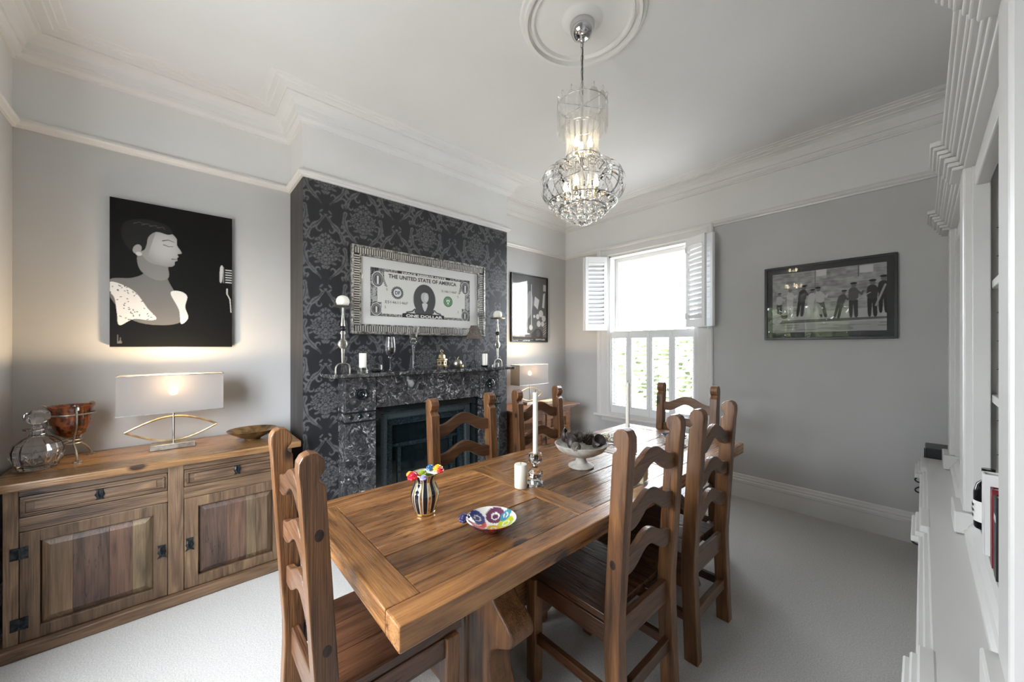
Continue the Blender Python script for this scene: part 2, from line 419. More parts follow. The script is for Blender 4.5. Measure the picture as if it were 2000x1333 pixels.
# ---- chimney breast with flocked damask paper (flat print on a fine grid)
def damask():
    W, H, st = B1-B0, ZR, .0042
    n_ = 440; P_, Q_ = np.meshgrid(np.linspace(-.5, .5, n_), np.linspace(-.5, .5, n_))
    def motif(a, b):
        s = np.abs(a); m = np.zeros(a.shape, bool)
        def loc(cx, cy_, rot):
            return (s-cx)*math.cos(rot)+(b-cy_)*math.sin(rot), -(s-cx)*math.sin(rot)+(b-cy_)*math.cos(rot)
        def leaf(cx, cy_, ra, rb, rot, lobes=0, vein=True, cut=1.25):
            nonlocal m
            u, v = loc(cx, cy_, rot); r = np.sqrt((u/ra)**2+(v/rb)**2)
            if lobes: r = r/(1+.2*np.cos(lobes*np.arctan2(v/rb, u/ra)))
            if cut: m &= ~((r < cut) & (r >= 1))
            m |= r < 1
            if vein: m &= ~((np.abs(v) < rb*.13) & (np.abs(u) < ra*.7))
        def stem(pts, w0, w1, scal=0, f=5., slit=0):
            nonlocal m
            q = spline(pts, 10); n = len(q)
            for i in range(n):
                t = i/(n-1); w = (w0+(w1-w0)*t)*(math.sin(PI*min(1, .12+t*.95))**.5)
                w *= 1+scal*math.cos(t*n/f*2)
                m |= (s-q[i][0])**2+(b-q[i][1])**2 < w*w
            if slit:
                for i in range(n):
                    m &= ~((s-q[i][0])**2+(b-q[i][1])**2 < slit*slit)
        def curl(cx, cy_, r0, r1, a0, a1, w0, w1):
            stem([(cx+(r0+(r1-r0)*t)*math.cos(a0+(a1-a0)*t), cy_+(r0+(r1-r0)*t)*math.sin(a0+(a1-a0)*t)) for t in np.linspace(0, 1, 8)], w0, w1)
        # ogee frame: long acanthus leaves with curled tips
        stem([(.030,.455),(.085,.375),(.165,.300),(.225,.195),(.246,.085)], .020, .036, .30, 5, .006)
        stem([(.246,.060),(.262,-.040),(.232,-.150),(.160,-.255),(.070,-.345),(.035,-.400)], .034, .018, .30, 5, .006)
        curl(.205,.330,.055,.014,-2.2,2.9,.016,.008); curl(.165,.165,.050,.012,.9,-4.0,.014,.007); curl(.190,-.060,.048,.012,-.9,4.2,.014,.007)
        curl(.225,-.300,.060,.014,2.2,-2.9,.017,.008); curl(.085,-.255,.046,.012,-1.0,3.9,.013,.007); curl(.070,.290,.046,.012,.6,-4.2,.013,.007)
        leaf(.0,.500,.022,.034,0,5,False); leaf(.055,.470,.030,.012,.8,0,False); leaf(.055,-.470,.030,.012,-.8,0,False)
        leaf(.285,.150,.030,.013,1.2,0,False); leaf(.290,-.130,.030,.013,-1.2,0,False)
        # bouquet: crown of petals, daisies either side, leaves and scrolls below
        leaf(.0,.195,.030,.050,0); leaf(.050,.185,.024,.050,.55); leaf(.095,.150,.020,.045,1.0)
        leaf(.0,.105,.040,.075,0,0,True); leaf(.052,.100,.030,.065,.45); leaf(.100,.075,.026,.052,.95)
        leaf(.125,-.005,.050,.050,0,7,False); u, v = loc(.125,-.005,0); m &= ~((u*u+v*v < .016**2) & (u*u+v*v > .008**2))
        for k in range(7):
            an = k*2*PI/7+.2; u, v = loc(.125,-.005,an); m &= ~((np.abs(v) < .004) & (u > .020) & (u < .046))
        leaf(.0,.005,.058,.058,0,8,False); u, v = loc(0,.005,0); rr = u*u+v*v; m &= ~((rr < .034**2) & (rr > .026**2)); m &= ~(rr < .010**2)
        leaf(.060,-.080,.026,.058,-.55); leaf(.110,-.095,.020,.050,-1.1); leaf(.0,-.090,.030,.060,0)
        leaf(.050,-.150,.046,.018,.5); leaf(.105,-.155,.036,.014,-.2); leaf(.0,-.190,.022,.050,0); leaf(.030,-.215,.030,.014,.9,0,False)
        leaf(.165,.060,.028,.012,.9,0,False); leaf(.180,-.095,.026,.012,-.5,0,False)
        return m
    A = motif(P_, Q_); Pb = P_-.5; Qb = Q_-.5; Pb = Pb-np.round(Pb); Qb = Qb-np.round(Qb)
    tile = (A | motif(Pb, Qb)).astype(float)
    nx, ny = int(W/st)+1, int(H/st)+1; ss = 2
    X, Y = np.meshgrid(np.linspace(0, W, nx*ss), np.linspace(0, H, ny*ss))
    p = (X-(.775-B0))/.5335+.5; q = (Y-2.086)/.535+.5
    g = tile[((q-np.floor(q))*(n_-1)).astype(int), ((p-np.floor(p))*(n_-1)).astype(int)]
    dots = vnoise(g.shape, (ny//2, nx//2), 3)
    base = np.array((.0105,.0115,.015)); flk = np.array((.092,.092,.095))
    I = base*(1-g[...,None])+flk*g[...,None]*(.75+.5*dots[...,None])
    return I.reshape(ny, ss, nx, ss, 3).mean((1,3)), W, H
br = thing('wall_chimney_breast', None, None, (0,0,0), kind='structure')
MB().box(XL, XB-.002, B0, B1, 0, ZR).build('breast_core', noisy('dark_paper_side', (.022,.020,.020), (.05,.044,.040), 14, .55, .2, 90, stretch=(1,1,.12)), br)
MB().box(XL, XB, B0, B1, ZR, ZC).build('upper_breast', M['white'], br)
dimg, dw, dh = damask()
grid_print('damask_wallpaper', dw, dh, dimg, attr_mat('damask_paper', .48, 0, .5), br, (XB, B0, 0), (PI/2, 0, PI/2))

# ---- cornice, picture rail, skirting
loop = [(XL,YF),(XR,YF),(XR,YW),(XL,YW),(XL,B1),(XB,B1),(XB,B0),(XL,B0)]
struct('trim_5', MB().sweep([(0,2.945),(.012,2.945),(.014,2.955),(.022,2.958),(.036,2.972),(.040,2.992),(.050,2.994),(.053,3.004),(.060,3.028),(.078,3.052),(.104,3.066),(.120,3.068),(.120,3.078),(.164,3.081),(.168,3.088),(.190,3.088),(.194,3.094),(.222,3.095),(.228,3.099),(.228,3.101)], loop, True), M['white'])
rail = [(0,2.578),(.013,2.580),(.016,2.590),(.028,2.598),(.033,2.608),(.031,2.618),(.020,2.622),(.016,2.632),(0,2.634)]
struct('trim_6', MB().sweep(rail, [(-2.715,YW),(XL,YW),(XL,B1),(XB,B1),(XB,B0),(XL,B0),(XL,YF),(XR,YF),(XR,YW),(-1.392,YW)], False), M['gloss'])
sk = [(.022,0),(.022,.135),(.026,.140),(.026,.160),(.018,.168),(.020,.182),(.013,.190),(.011,.208),(0,.215)]
struct('baseboard_back', MB().sweep(sk, [(DX1+.08,YF),(XR,YF),(XR,YW),(XL,YW),(XL,B1),(XB,B1),(XB,2.30)], False), M['gloss'])
struct('baseboard_left', MB().sweep(sk, [(XB,.82),(XB,B0),(XL,B0),(XL,YF),(DX0-.08,YF)], False), M['gloss'])

# ---- ceiling rose
RC = (-1.18, 1.55)
o = struct('trim_7', MB().lathe([(0,ZC-.03),(.05,ZC-.031),(.085,ZC-.026),(.10,ZC-.012),(.11,ZC-.006),(.24,ZC-.004),(.250,ZC-.018),(.262,ZC-.018),(.266,ZC-.006),(.277,ZC-.006),(.283,ZC-.028),(.298,ZC-.028),(.303,ZC-.012),(.318,ZC-.010),(.326,ZC+.001)], 72, (RC[0],RC[1],0)), M['white'], smooth=True)

# ================================================================== WINDOW
wn = thing('window_1', None, None, (0,0,0), kind='structure')
def arch_prof(): return [(0,0),(.012,0),(.016,-.012),(.020,-.03),(.020,-.11),(.026,-.118),(.034,-.128),(.036,-.150),(.030,-.160),(0,-.160)]
# architrave: mitred three-sided frame, profile (proud of wall, outward)
def architrave(mb, x0, x1, z0, z1, y, sgn=-1):
    pr = [(0.0,.0),(.014,.0),(.017,.012),(.022,.02),(.022,.105),(.030,.113),(.038,.125),(.040,.150),(.034,.160),(0,.160)]
    vs = []; fs = []; k = len(pr)
    for (cx, cz, ox, oz) in ((x0,z0,-1,0),(x0,z1,-1,.75),(x1,z1,1,.75),(x1,z0,1,0)):
        for d, w in pr: vs.append((cx+ox*w, y+sgn*d, cz+oz*w))
    for i in range(3):
        for j in range(k-1): fs.append((i*k+j, (i+1)*k+j, (i+1)*k+j+1, i*k+j+1))
    mb.add(vs, fs)
m = MB(); architrave(m, WX0, WX1, WZ0-.02, WZ1, YW); m.build('architrave', M['gloss'], wn)
MB().box(-2.75, -1.36, YW-.065, YW+.03, .552, .58).build('window_sill', M['gloss'], wn, bevel=.008)
MB().box(WX0-.1, WX1+.1, YW-.02, YW+.0, .50, .552).build('apron', M['gloss'], wn, bevel=.004)
m = MB().box(WX0, WX0+.02, YW-.01, YW+T, WZ0-.02, WZ1).box(WX1-.02, WX1, YW-.01, YW+T, WZ0-.02, WZ1).box(WX0, WX1, YW-.01, YW+T, WZ1-.02, WZ1).box(WX0, WX1, YW-.012, YW+T, WZ0-.02, WZ0+.011)
m.build('reveal_lining', M['gloss'], wn)
def sash(name, y, z0, z1):
    a, b = WX0+.02, WX1-.02
    s = MB().box(a, a+.045, y, y+.04, z0, z1).box(b-.045, b, y, y+.04, z0, z1).box(a+.045, b-.045, y, y+.04, z1-.05, z1).box(a+.045, b-.045, y, y+.04, z0, z0+.045)
    f = s.build(name, M['gloss'], wn, bevel=.003)
    MB().box(a+.045, b-.045, y+.017, y+.021, z0+.045, z1-.05).build('glass_pane', M['pane'], f)
sash('upper_sash', YW+.092, 1.53, WZ1-.02); sash('lower_sash', YW+.048, WZ0+.01, 1.58)

# ---- plantation shutters (each panel a thing of its own, each louvre a part)
def shutter_meshes(w, h):
    st = .034; tr = .085 if h > .9 else .075; th = .026
    fr = MB().box(0, st, -th/2, th/2, 0, h).box(w-st, w, -th/2, th/2, 0, h).box(st, w-st, -th/2, th/2, 0, tr).box(st, w-st, -th/2, th/2, h-tr, h)
    return fr.mesh('shutter_frame', M['shut'], bevel=.002), MB().prism([(-.029,-.0),(-.012,.005),(.012,.005),(.029,0),(.012,-.005),(-.012,-.005)], 'x', st, w-st).mesh('louvre', M['shut']), tr
def shutter(label, x, y, z, ang, w, h, n, tilt, group):
    t = thing('window_shutter', label, 'shutter', (x, y, z), ang, group)
    key = (round(w,3), round(h,3))
    if key not in SM: SM[key] = shutter_meshes(w, h)
    fr, lv, tr = SM[key]; place('frame', fr, t)
    for i in range(n):
        place('louvre', lv, t, (0, 0, tr+(h-2*tr)*(i+.5)/n), (tilt, 0, 0))
    hm = SM.setdefault('hinge', MB().box(-.006, .006, -.02, -.012, 0, .06).mesh('hinge', M['shut'], bevel=.001))
    for zz in (.08, h-.14): place('hinge', hm, t, (.003, 0, zz))
    return t
SM = {}
pw = (WX1-WX0-.012)/4
for i, lab in enumerate(('leftmost of the four closed lower white louvred shutters, nearest the alcove', 'second from the left of the four closed lower white louvred shutters',
                         'third from the left of the four closed lower white louvred shutters', 'rightmost of the four closed lower white louvred shutters, behind the far chair')):
    shutter(lab, WX0+.003+i*(pw+.002), YW+.018, WZ0+.012, 0, pw, .975, 17, -.22, 'lower shutters')
hU = WZ1-1.60-.01
def seg(label, p, q, w, tilt):
    a = math.atan2(q[1]-p[1], q[0]-p[0]); shutter(label, p[0], p[1], 1.60, a, w, hU, 15, tilt, 'upper shutters')
seg('open upper white louvred shutter leaf left of the bright window', (-2.735,3.655), (-2.562,3.862), .262, -.8)
seg('open upper shutter leaf folded behind the left leaf, against the wall', (-2.775,3.665), (-2.615,3.872), .255, -1.05)
seg('open upper white louvred shutter leaf overlapping the right of the window', (-1.608,3.838), (-1.378,3.722), .252, -.72)
seg('open upper shutter leaf hinged behind the right leaf, mostly hidden', (-1.532,3.886), (-1.322,3.752), .25, -1.2)

# ---- glazed doors behind the camera (seen as daylight and in reflections)
dr = thing('door_1', None, None, (0,0,0), kind='structure')
m = MB(); architrave(m, DX0, DX1, 0, DZ1, YF, 1); m.build('architrave', M['gloss'], dr)
dth = (DX0+DX1)/2
for a, b in ((DX0, dth), (dth, DX1)):
    y = YF-.09
    f = MB().box(a, a+.06, y, y+.045, 0, DZ1).box(b-.06, b, y, y+.045, 0, DZ1).box(a+.06, b-.06, y, y+.045, 0, .66).box(a+.06, b-.06, y, y+.045, DZ1-.07, DZ1).build('door_leaf', M['gloss'], dr, bevel=.003)
    MB().box(a+.06, b-.06, y+.02, y+.026, .66, DZ1-.07).build('glass_pane', M['pane'], f)

# ---- outside
struct('ground', MB().box(-40, 40, 4.6, 60, -.7, -.6).box(-40, 40, -60, -1.4, -.25, -.15), noisy('pale_paving', (.34,.33,.31), (.46,.45,.42), 3, .9))
leafm = noisy('garden_foliage', (.10,.13,.06), (.26,.30,.16), 5, .7)
def bush(name, label, c, rx, rz, n, seed):
    r = np.random.default_rng(seed); m = MB()
    for i in range(n):
        d = r.normal(size=3); d /= np.linalg.norm(d); k = r.random()**.4
        p = Vector((c[0]+d[0]*rx*k, c[1]+d[1]*rx*.6*k, c[2]+d[2]*rz*k)); s_ = .10+.12*r.random()
        a = Vector(r.normal(size=3)).normalized(); b = a.orthogonal().normalized()
        m.add([p-a*s_, p+b*s_*.5, p+a*s_, p-b*s_*.5], [(0,1,2,3)])
    t = thing(name, label, 'tree', (c[0], c[1], -.6))
    f = m.xf(Matrix.Translation((-c[0], -c[1], .6))).build('foliage', leafm, t); f['kind'] = 'stuff'
    MB().tube([(0,0,0),(.03,0,.5),(0,.02,c[2]+.6)], [.10,.08,.04]).build('trunk', M['chZ'], t)
bush('garden_tree', 'pale sunlit garden tree seen through the right lower shutters', (-3.1, 9.0, .9), 1.3, 1.0, 900, 1)
bush('garden_tree', 'pale garden tree seen through the middle lower shutters', (-5.2, 10.5, .7), 1.5, 1.0, 900, 2)
bush('garden_tree', 'green garden tree reflected in the glass of the band picture', (-2.4, -7.5, 2.1), 1.8, 1.15, 1500, 3)

# ================================================================== FIREPLACE
fp = thing('fireplace', 'black veined marble fireplace surround with projecting mantel shelf', 'fireplace', (XB, (.86+2.262)/2, 0))
fo = (XB, (.86+2.262)/2)
def F(mb, name, mat, parent=fp, **kw): return mb.xf(Matrix.Translation((-fo[0], -fo[1], 0))).build(name, mat, parent, **kw)
XJ = -2.70
e = .001
for a, b, s_ in ((.86,1.075,1),(2.045,2.262,-1)):
    j = F(MB().box(XB+e, XJ, a, b, 0, .862), 'jamb', M['marble'], bevel=.003)
    F(MB().box(XB+e, XJ-.004, a, b, .866, .930), 'jamb_band', M['marble'], bevel=.002)
    F(MB().box(XB+e, XJ, a, b, .934, 1.178), 'corner_block', M['marble'], bevel=.003)
    for z in (.864, .932):
        F(MB().box(XB+e, XJ+.014, a-.012, b+.012, z-.006, z+.006), 'fillet', M['blackg'], bevel=.002)
    cyy = (a+b)/2
    for k in (-1,0,1):
        F(MB().lathe([(0,.004),(.012,.004),(.016,.0),(.016,-.004)], 16).xf(Matrix.Translation((XJ-.003, cyy+k*.066, .898)) @ Matrix.Rotation(PI/2, 4, 'Y')), 'inlaid_disc', M['blackg'])
    F(MB().lathe([(0,.012),(.010,.012),(.014,.016),(.018,.010),(.026,.008),(.036,.016),(.042,.014),(.044,0)], 28).xf(Matrix.Translation((XJ, cyy, 1.06)) @ Matrix.Rotation(PI/2, 4, 'Y')), 'bullseye', M['blackg'], smooth=True)
F(MB().box(XB+e, XJ-.012, 1.076, 2.044, .948, 1.178), 'frieze', M['marble'], bevel=.003)
F(MB().box(XB+e, XJ+.02, .84, 2.28, 1.179, 1.186), 'bed_mould', M['blackg'], bevel=.002)
F(MB().box(XB+.003, -2.612, .735, 2.405, 1.187, 1.213), 'mantel_shelf', M['marble'], bevel=.006)
# insert: stepped black register frame, dark hood and firebox
def ring(mb, x0, x1, y0, y1, z1, w, zt=None):
    zt = w if zt is None else zt
    return mb.box(x0, x1, y0, y0+w, 0, z1).box(x0, x1, y1-w, y1, 0, z1).box(x0, x1, y0+w, y1-w, z1-zt, z1)
teal = noisy('black_cast_iron', (.004,.010,.013), (.012,.022,.026), 50, .22, .25, 240)
F(ring(MB(), XB+e, -2.745, 1.077, 2.043, .946, .055), 'outer_slip', M['blackg'], bevel=.004)
F(ring(MB(), XB+e, -2.775, 1.133, 1.987, .890, .06), 'bevelled_frame', noisy('speckled_iron', (.006,.012,.015), (.06,.075,.08), 260, .25), bevel=.012, seg=1)
F(ring(MB(), XB+e, -2.80, 1.194, 1.926, .829, .05), 'inner_frame', teal, bevel=.004)
F(MB().box(XB+e, -2.835, 1.245, 1.875, 0, .778), 'screen_panel', plain('black_mirror_screen', (.003,.007,.009), .06), bevel=.002)
F(ring(MB(), -2.834, -2.822, 1.30, 1.82, .62, .03), 'screen_moulding', teal, bevel=.003)
F(MB().box(-2.834, -2.818, 1.24, 1.88, .60, .625), 'screen_rail', teal, bevel=.003)
tag(MB().box(XB+.0, -2.44, .80, 2.32, .0005, .022).build('hearth_slab', plain('slate', (.03,.032,.036), .3), bevel=.004), 'black slate hearth slab on the carpet before the fireplace', 'hearth')

# ================================================================== DINING TABLE
TX0, TX1, TY0, TY1, TZ, TH = -1.620, -.777, .362, 2.725, .775, .063
tb = thing('dining_table', 'rustic pine dining table with plank top and breadboard ends', 'table', (-1.2, 1.543, 0))
def TB(mb, name, mat, **kw): return mb.xf(Matrix.Translation((1.2, -1.543, 0))).build(name, mat, tb, **kw)
sbw, ebw = .078, .092
TB(MB().box(TX0, TX0+sbw, TY0, TY1, TZ-TH, TZ), 'side_board', M['oakY'], bevel=.005)
TB(MB().box(TX1-sbw, TX1, TY0, TY1, TZ-TH, TZ), 'side_board', M['oakY'], bevel=.005)
ix0, ix1 = TX0+sbw+.001, TX1-sbw-.001
cross = [(TY0, TY0+ebw, 'end_board'), (1.108, 1.200, 'cross_board'), (1.885, 1.977, 'cross_board'), (TY1-ebw, TY1, 'end_board')]
for a, b, n in cross: TB(MB().box(ix0, ix1, a+.0004, b-.0004, TZ-TH+.002, TZ-.0005), n, M['oakX'], bevel=.003)
r = random.Random(3)
for k in range(3):
    a, b = cross[k][1]+.001, cross[k+1][0]-.001; w = [.8+.5*r.random() for _ in range(6)]; sw = sum(w); x = ix0
    for i in range(6):
        nx = x+w[i]/sw*(ix1-ix0); TB(MB().box(x+.0007, nx-.0007, a, b, TZ-.03, TZ-.0012-.0022*r.random()), 'plank', M['plankY'], bevel=.0025); x = nx
TB(MB().box(ix0, ix1, TY0+.1, TY1-.1, TZ-TH+.004, TZ-.032), 'under_board', M['chS'])
half = [(.17,.70),(.165,.64),(.17,.58),(.20,.52),(.262,.475),(.295,.445),(.300,.42),(.285,.395),(.215,.355),(.185,.32),(.178,.26),(.195,.19),(.24,.13),(.30,.105),(.33,.085),(.335,.0)]
for y in (.86, 2.22):
    pr = spline(half[:-2], 4)+half[-1:]
    poly = [(-1.2+d, z) for d, z in pr]+[(-1.2-d, z) for d, z in reversed(pr)]
    TB(MB().prism(poly, 'y', y-.055, y+.055), 'pedestal', M['chZ'], bevel=.016, seg=3)
    TB(MB().box(-1.54, -.86, y-.05, y+.05, .665, .711), 'bearer', M['chX'], bevel=.006)
    TB(MB().box(-1.255, -1.145, y-.065, y+.065, .02, .66), 'centre_post', M['chZ'], bevel=.01)
TB(MB().box(-1.235, -1.165, .925, 2.155, .26, .37), 'stretcher', M['oakY'], bevel=.006)

# ================================================================== DINING CHAIRS
def make_chair():
    t = thing('dining_chair', 'x', 'chair', group='ladder-back pine dining chairs')
    SP = .193; yb = -.205                      # half spacing of posts, back plane at the seat
    lean = lambda z: (.016*(1-z/.44) if z < .44 else .042*(z-.44)/.68)   # metres backwards
    def post(sx):
        zs = [0,.2,.40,.47,.7,.9,1.035]
        fr = [(yb+.030-lean(z), z) for z in zs]; bk = [(yb-.030-lean(z), z) for z in zs]
        y = yb-lean(1.08)
        top = [(y+.030,1.040),(y+.018,1.050),(y+.016,1.058),(y+.028,1.072),(y+.032,1.090),(y+.027,1.110),(y+.012,1.124),(y-.006,1.127),(y-.022,1.120),(y-.031,1.104),(y-.032,1.08)]
        poly = fr+top+bk[::-1]
        MB().prism(poly, 'x', sx-.024, sx+.024).build('back_post', M['chZ'], t, bevel=.004)
    post(-SP); post(SP)
    def slat(zc, k):
        w = SP-.020; n = 20; up = []; lo = []
        for i in range(n+1):
            s_ = -1+2*i/n; c = .5+.5*math.cos(PI*min(1,abs(s_)*1.12)); 
            up.append((s_*w, zc+.052*c-.012-.006*(abs(s_)>.9))); lo.append((s_*w, zc+.054*c-.078+.004*math.cos(PI*s_*2)))
        y = yb-lean(zc)
        MB().prism(up+lo[::-1], 'y', y-.012, y+.012).build('back_slat', M['chX'], t, bevel=.004)
    for k, z in enumerate((.992, .836, .680)): slat(z, k)
    # seat boards
    for i in range(3):
        a = -.20+i*.4/3
        MB().box(a+.0004, a+.4/3-.0004, yb+.032, .225, .434, .462).build('seat_board', M['chS'], t, bevel=.003)
    MB().box(-SP+.024, SP-.024, yb-.012, yb+.012, .36, .45).build('back_rail', M['chX'], t, bevel=.003)
    for sx in (-SP, SP):
        MB().box(sx-.024, sx+.024, .155, .205, 0, .433).build('front_leg', M['chZ'], t, bevel=.004)
        MB().box(sx-.011, sx+.011, yb+.03, .156, .365, .433).build('side_rail', M['chS'], t, bevel=.003)
        MB().box(sx-.012, sx+.012, yb+.022, .156, .165, .205).build('side_stretcher', M['chS'], t, bevel=.003)
    MB().box(-SP+.024, SP-.024, .168, .192, .365, .433).build('front_rail', M['chX'], t, bevel=.003)
    MB().box(-SP+.024, SP-.024, yb-.024, yb+.002, .165, .215).build('back_stretcher', M['chX'], t, bevel=.003)
    n = 16; up = [(-.169+.338*i/n, .33) for i in range(n+1)]; lo = [(x, .245+.04*(.5-.5*math.cos(2*PI*(x+.169)/.338))) for x, _ in up]
    MB().prism(up+lo[::-1], 'y', .170, .19).build('front_stretcher', M['chX'], t, bevel=.003)
    return t
ch = make_chair()
chairs = [(-1.262, .497, 0, 'pine ladder-back chair at the near end of the table, closest to the sideboard'),
          (-.915, 1.305, PI/2, 'pine ladder-back chair on the near right of the table, beside the square glass candle'),
          (-.905, 1.893, PI/2, 'pine ladder-back chair on the far right of the table, by the skirting board'),
          (-1.492, 1.187, -PI/2, 'pine ladder-back chair directly in front of the fireplace opening'),
          (-1.492, 1.800, -PI/2, 'pine ladder-back chair in front of the lattice cabinet'),
          (-1.166, 2.545, PI, 'pine ladder-back chair at the far end of the table before the window')]
for i, (x, y, a, lab) in enumerate(chairs):
    c = ch if i == 0 else copy_tree(ch)
    c.location = (x, y, 0); c.rotation_euler = (0,0,a); c['label'] = lab

kd = MB().lathe([(0,.0006),(.008,.0006),(.011,0),(.011,-.001)], 20, sy=1.45).mesh('knot', noisy('dark_knot', (.012,.006,.004), (.04,.018,.010), 60, .4), smooth=True)
for ci, sx, y, z in ((0,.217,-.200,.91),(0,.217,-.200,.60),(1,-.217,-.20,.66),(4,.217,-.20,.965)):
    cc = [o for o in bpy.data.objects if o.get('label') == chairs[ci][3]][0]
    place('knot', kd, cc, (sx, y-(.042*(z-.44)/.68), z), (0, PI/2 if sx > 0 else -PI/2, 0), (1.45, .72, 1))
# ================================================================== SIDEBOARD
SF = -2.72
sb = thing('sideboard', 'rustic pine sideboard with two panelled doors and two drawers', 'sideboard', (-2.95, -.02, 0))
def S(mb, name, mat, parent=sb, **kw): return mb.xf(Matrix.Translation((2.95, .02, 0))).build(name, mat, parent, **kw)
SY0, SY1, SM_ = -.585, .535, -.016
S(MB().box(-3.222, SF-.022, SY0, SY1, .05, .754), 'body', M['sbY'], bevel=.002)
S(MB().box(-3.225, SF+.045, SY0-.045, SY1+.045, .757, .795), 'top', M['sbT'], bevel=.006)
S(MB().box(-3.222, SF+.030, SY0-.03, SY1+.03, 0, .058), 'plinth', M['sbY'], bevel=.008)
for a, b in ((SY0, -.541), (-.049, .015), (.488, SY1)): S(MB().box(SF-.022, SF, a, b, .059, .756), 'stile', M['sbZ'], bevel=.003)
for a, b in ((-.541,-.049),(.015,.488)):
    S(MB().box(SF-.022, SF-.001, a, b, .722, .756), 'top_rail', M['sbY'], bevel=.002); S(MB().box(SF-.022, SF-.001, a, b, .562, .624), 'mid_rail', M['sbY'], bevel=.003)
def pull(parent, y, z):
    h = S(MB().prism([(y-.016,z+.040),(y+.016,z+.040),(y+.011,z+.020),(y+.018,z+.004),(y+.010,z-.012),(y+.020,z-.030),(y,z-.022),(y-.020,z-.030),(y-.010,z-.012),(y-.018,z+.004),(y-.011,z+.020)], 'x', SF+.002, SF+.006), 'back_plate', M['iron'], parent)
    S(MB().tube(spline([(SF+.008,y-.006,z+.028),(SF+.016,y-.009,z+.01),(SF+.018,y,z-.012),(SF+.016,y+.009,z+.01),(SF+.008,y+.006,z+.028)],4), .0035, 6), 'drop_pull', M['iron'], parent)
for a, b in ((-.539,-.051),(.017,.486)):
    d = S(MB().box(SF-.020, SF+.002, a, b, .627, .720), 'drawer', M['sbY'], bevel=.004)
    S(MB().box(SF+.002, SF+.009, a+.012, b-.012, .640, .646).box(SF+.002, SF+.009, a+.012, b-.012, .701, .707).box(SF+.002, SF+.009, a+.012, a+.018, .646, .701).box(SF+.002, SF+.009, b-.018, b-.012, .646, .701), 'drawer_beading', M['sbY'], d, bevel=.002)
    S(MB().box(SF+.001, SF+.005, a+.042, b-.042, .655, .692), 'raised_field', M['sbY'], d, bevel=.003)
    pull(d, (a+b)/2, .668)
tones = [(.30,.20,.115), (.16,.10,.075), (.24,.135,.09), (.33,.24,.14)]
def tone_wood(i, c, rust): return wood('door_plank_%s' % 'abcdefgh'[i], tuple(x*.4 for x in c), c, tuple(min(1,x*1.35) for x in c), 'z', .45, rust, .05, .08)
tw = [tone_wood(0,(.155,.100,.058),.3), tone_wood(1,(.085,.052,.038),1.0), tone_wood(2,(.125,.070,.047),.8), tone_wood(3,(.165,.118,.068),.3)]
for di, (a, b) in enumerate(((-.539,-.051),(.017,.486))):
    d = S(MB().box(SF-.020, SF+.001, a, a+.058, .062, .560).box(SF-.020, SF+.001, b-.055, b, .062, .560).box(SF-.020, SF+.001, a+.058, b-.055, .062, .118).box(SF-.020, SF+.001, a+.058, b-.055, .506, .560), 'door', M['sbZ'], bevel=.003)
    p0, p1 = a+.060, b-.057; n = 4; ws = ([.26,.32,.22,.20],[.36,.26,.14,.24])[di]; y = p0
    for i in range(n):
        y1 = y+ws[i]*(p1-p0); z0, z1 = .12, .504; c = .028
        # raised-and-fielded plank: chamfered margin all round the panel
        L_ = c if i == 0 else 0; R_ = c if i == n-1 else 0
        vs = [(SF-.016,y+.0004,z0),(SF-.016,y1-.0004,z0),(SF-.016,y1-.0004,z1),(SF-.016,y+.0004,z1),(SF-.002,y+.0004+L_,z0+c),(SF-.002,y1-.0004-R_,z0+c),(SF-.002,y1-.0004-R_,z1-c),(SF-.002,y+.0004+L_,z1-c)]
        S(MB().add(vs, [(4,5,6,7),(0,1,5,4),(1,2,6,5),(2,3,7,6),(3,0,4,7),(3,2,1,0)]), 'plank', tw[(i+di)%4 if di else i], d); y = y1
    hy, py = (a, b-.022) if di == 0 else (b, a+.022)
    pull(d, py, .300)
    for z in (.468, .150):
        h = S(MB().box(SF+.001, SF+.004, hy-.026, hy-.003, z-.027, z+.027).box(SF+.001, SF+.004, hy+.003, hy+.026, z-.027, z+.027).tube([(SF+.004,hy,z-.024),(SF+.004,hy,z+.024)], .0045, 8), 'hinge', M['iron'], d)

# ================================================================== BUILT-IN BOOKCASE (right)
bk = thing('bookcase', 'tall white built-in bookcase with moulded posts and ledge along the right wall', 'bookcase', (.3, 2.2, 0))
M['kase'] = plain('offwhite_joinery_paint', (.56,.55,.53), .3)
def K(mb, name, mat=None, parent=bk, **kw): return mb.xf(Matrix.Translation((-.3, -2.2, 0))).build(name, mat or M['kase'], parent, **kw)
KY0, KY1 = 0.99, 3.40
posts = [(1.05,1.18),(2.12,2.29),(3.16,3.335)]
K(MB().box(.02, .49, KY0+.02, KY1-.01, 0, .655), 'base_body', bevel=.003)
for (a, b) in ((1.30,2.06),(2.34,3.10)):
    mdl = (a+b)/2
    for (c, d, hy) in ((a, mdl-.002, mdl-.05), (mdl+.002, b, mdl+.05)):
        dd = K(MB().box(.003, .019, c, d, .12, .62), 'cupboard_door', bevel=.003)
for hy, hz in ((2.30,.585),(3.22,.62),(3.22,.56)):
    K(MB().tube(spline([(.02,hy,hz+.03),(-.016,hy,hz+.016),(-.030,hy-.006,hz),(-.018,hy,hz-.014),(.005,hy,hz-.012)],4), .004, 6), 'handle', M['iron'])
for z0, z1, x in ((.698,.720,.012),(.680,.698,.000),(.660,.680,-.011)):
    K(MB().box(x, .49, KY0, KY1, z0, z1), 'ledge_moulding', bevel=.004)
for a, b in ((1.01,1.262),(2.085,2.345),(3.11,3.405)):
    for k, (z0, z1, x) in enumerate(((.696,.7215,-.008),(.678,.6965,-.020),(.655,.6785,-.031))):
        K(MB().box(x, .02, a+.004*(2-k), b-.004*(2-k), z0, z1), 'ledge_block', bevel=.004)
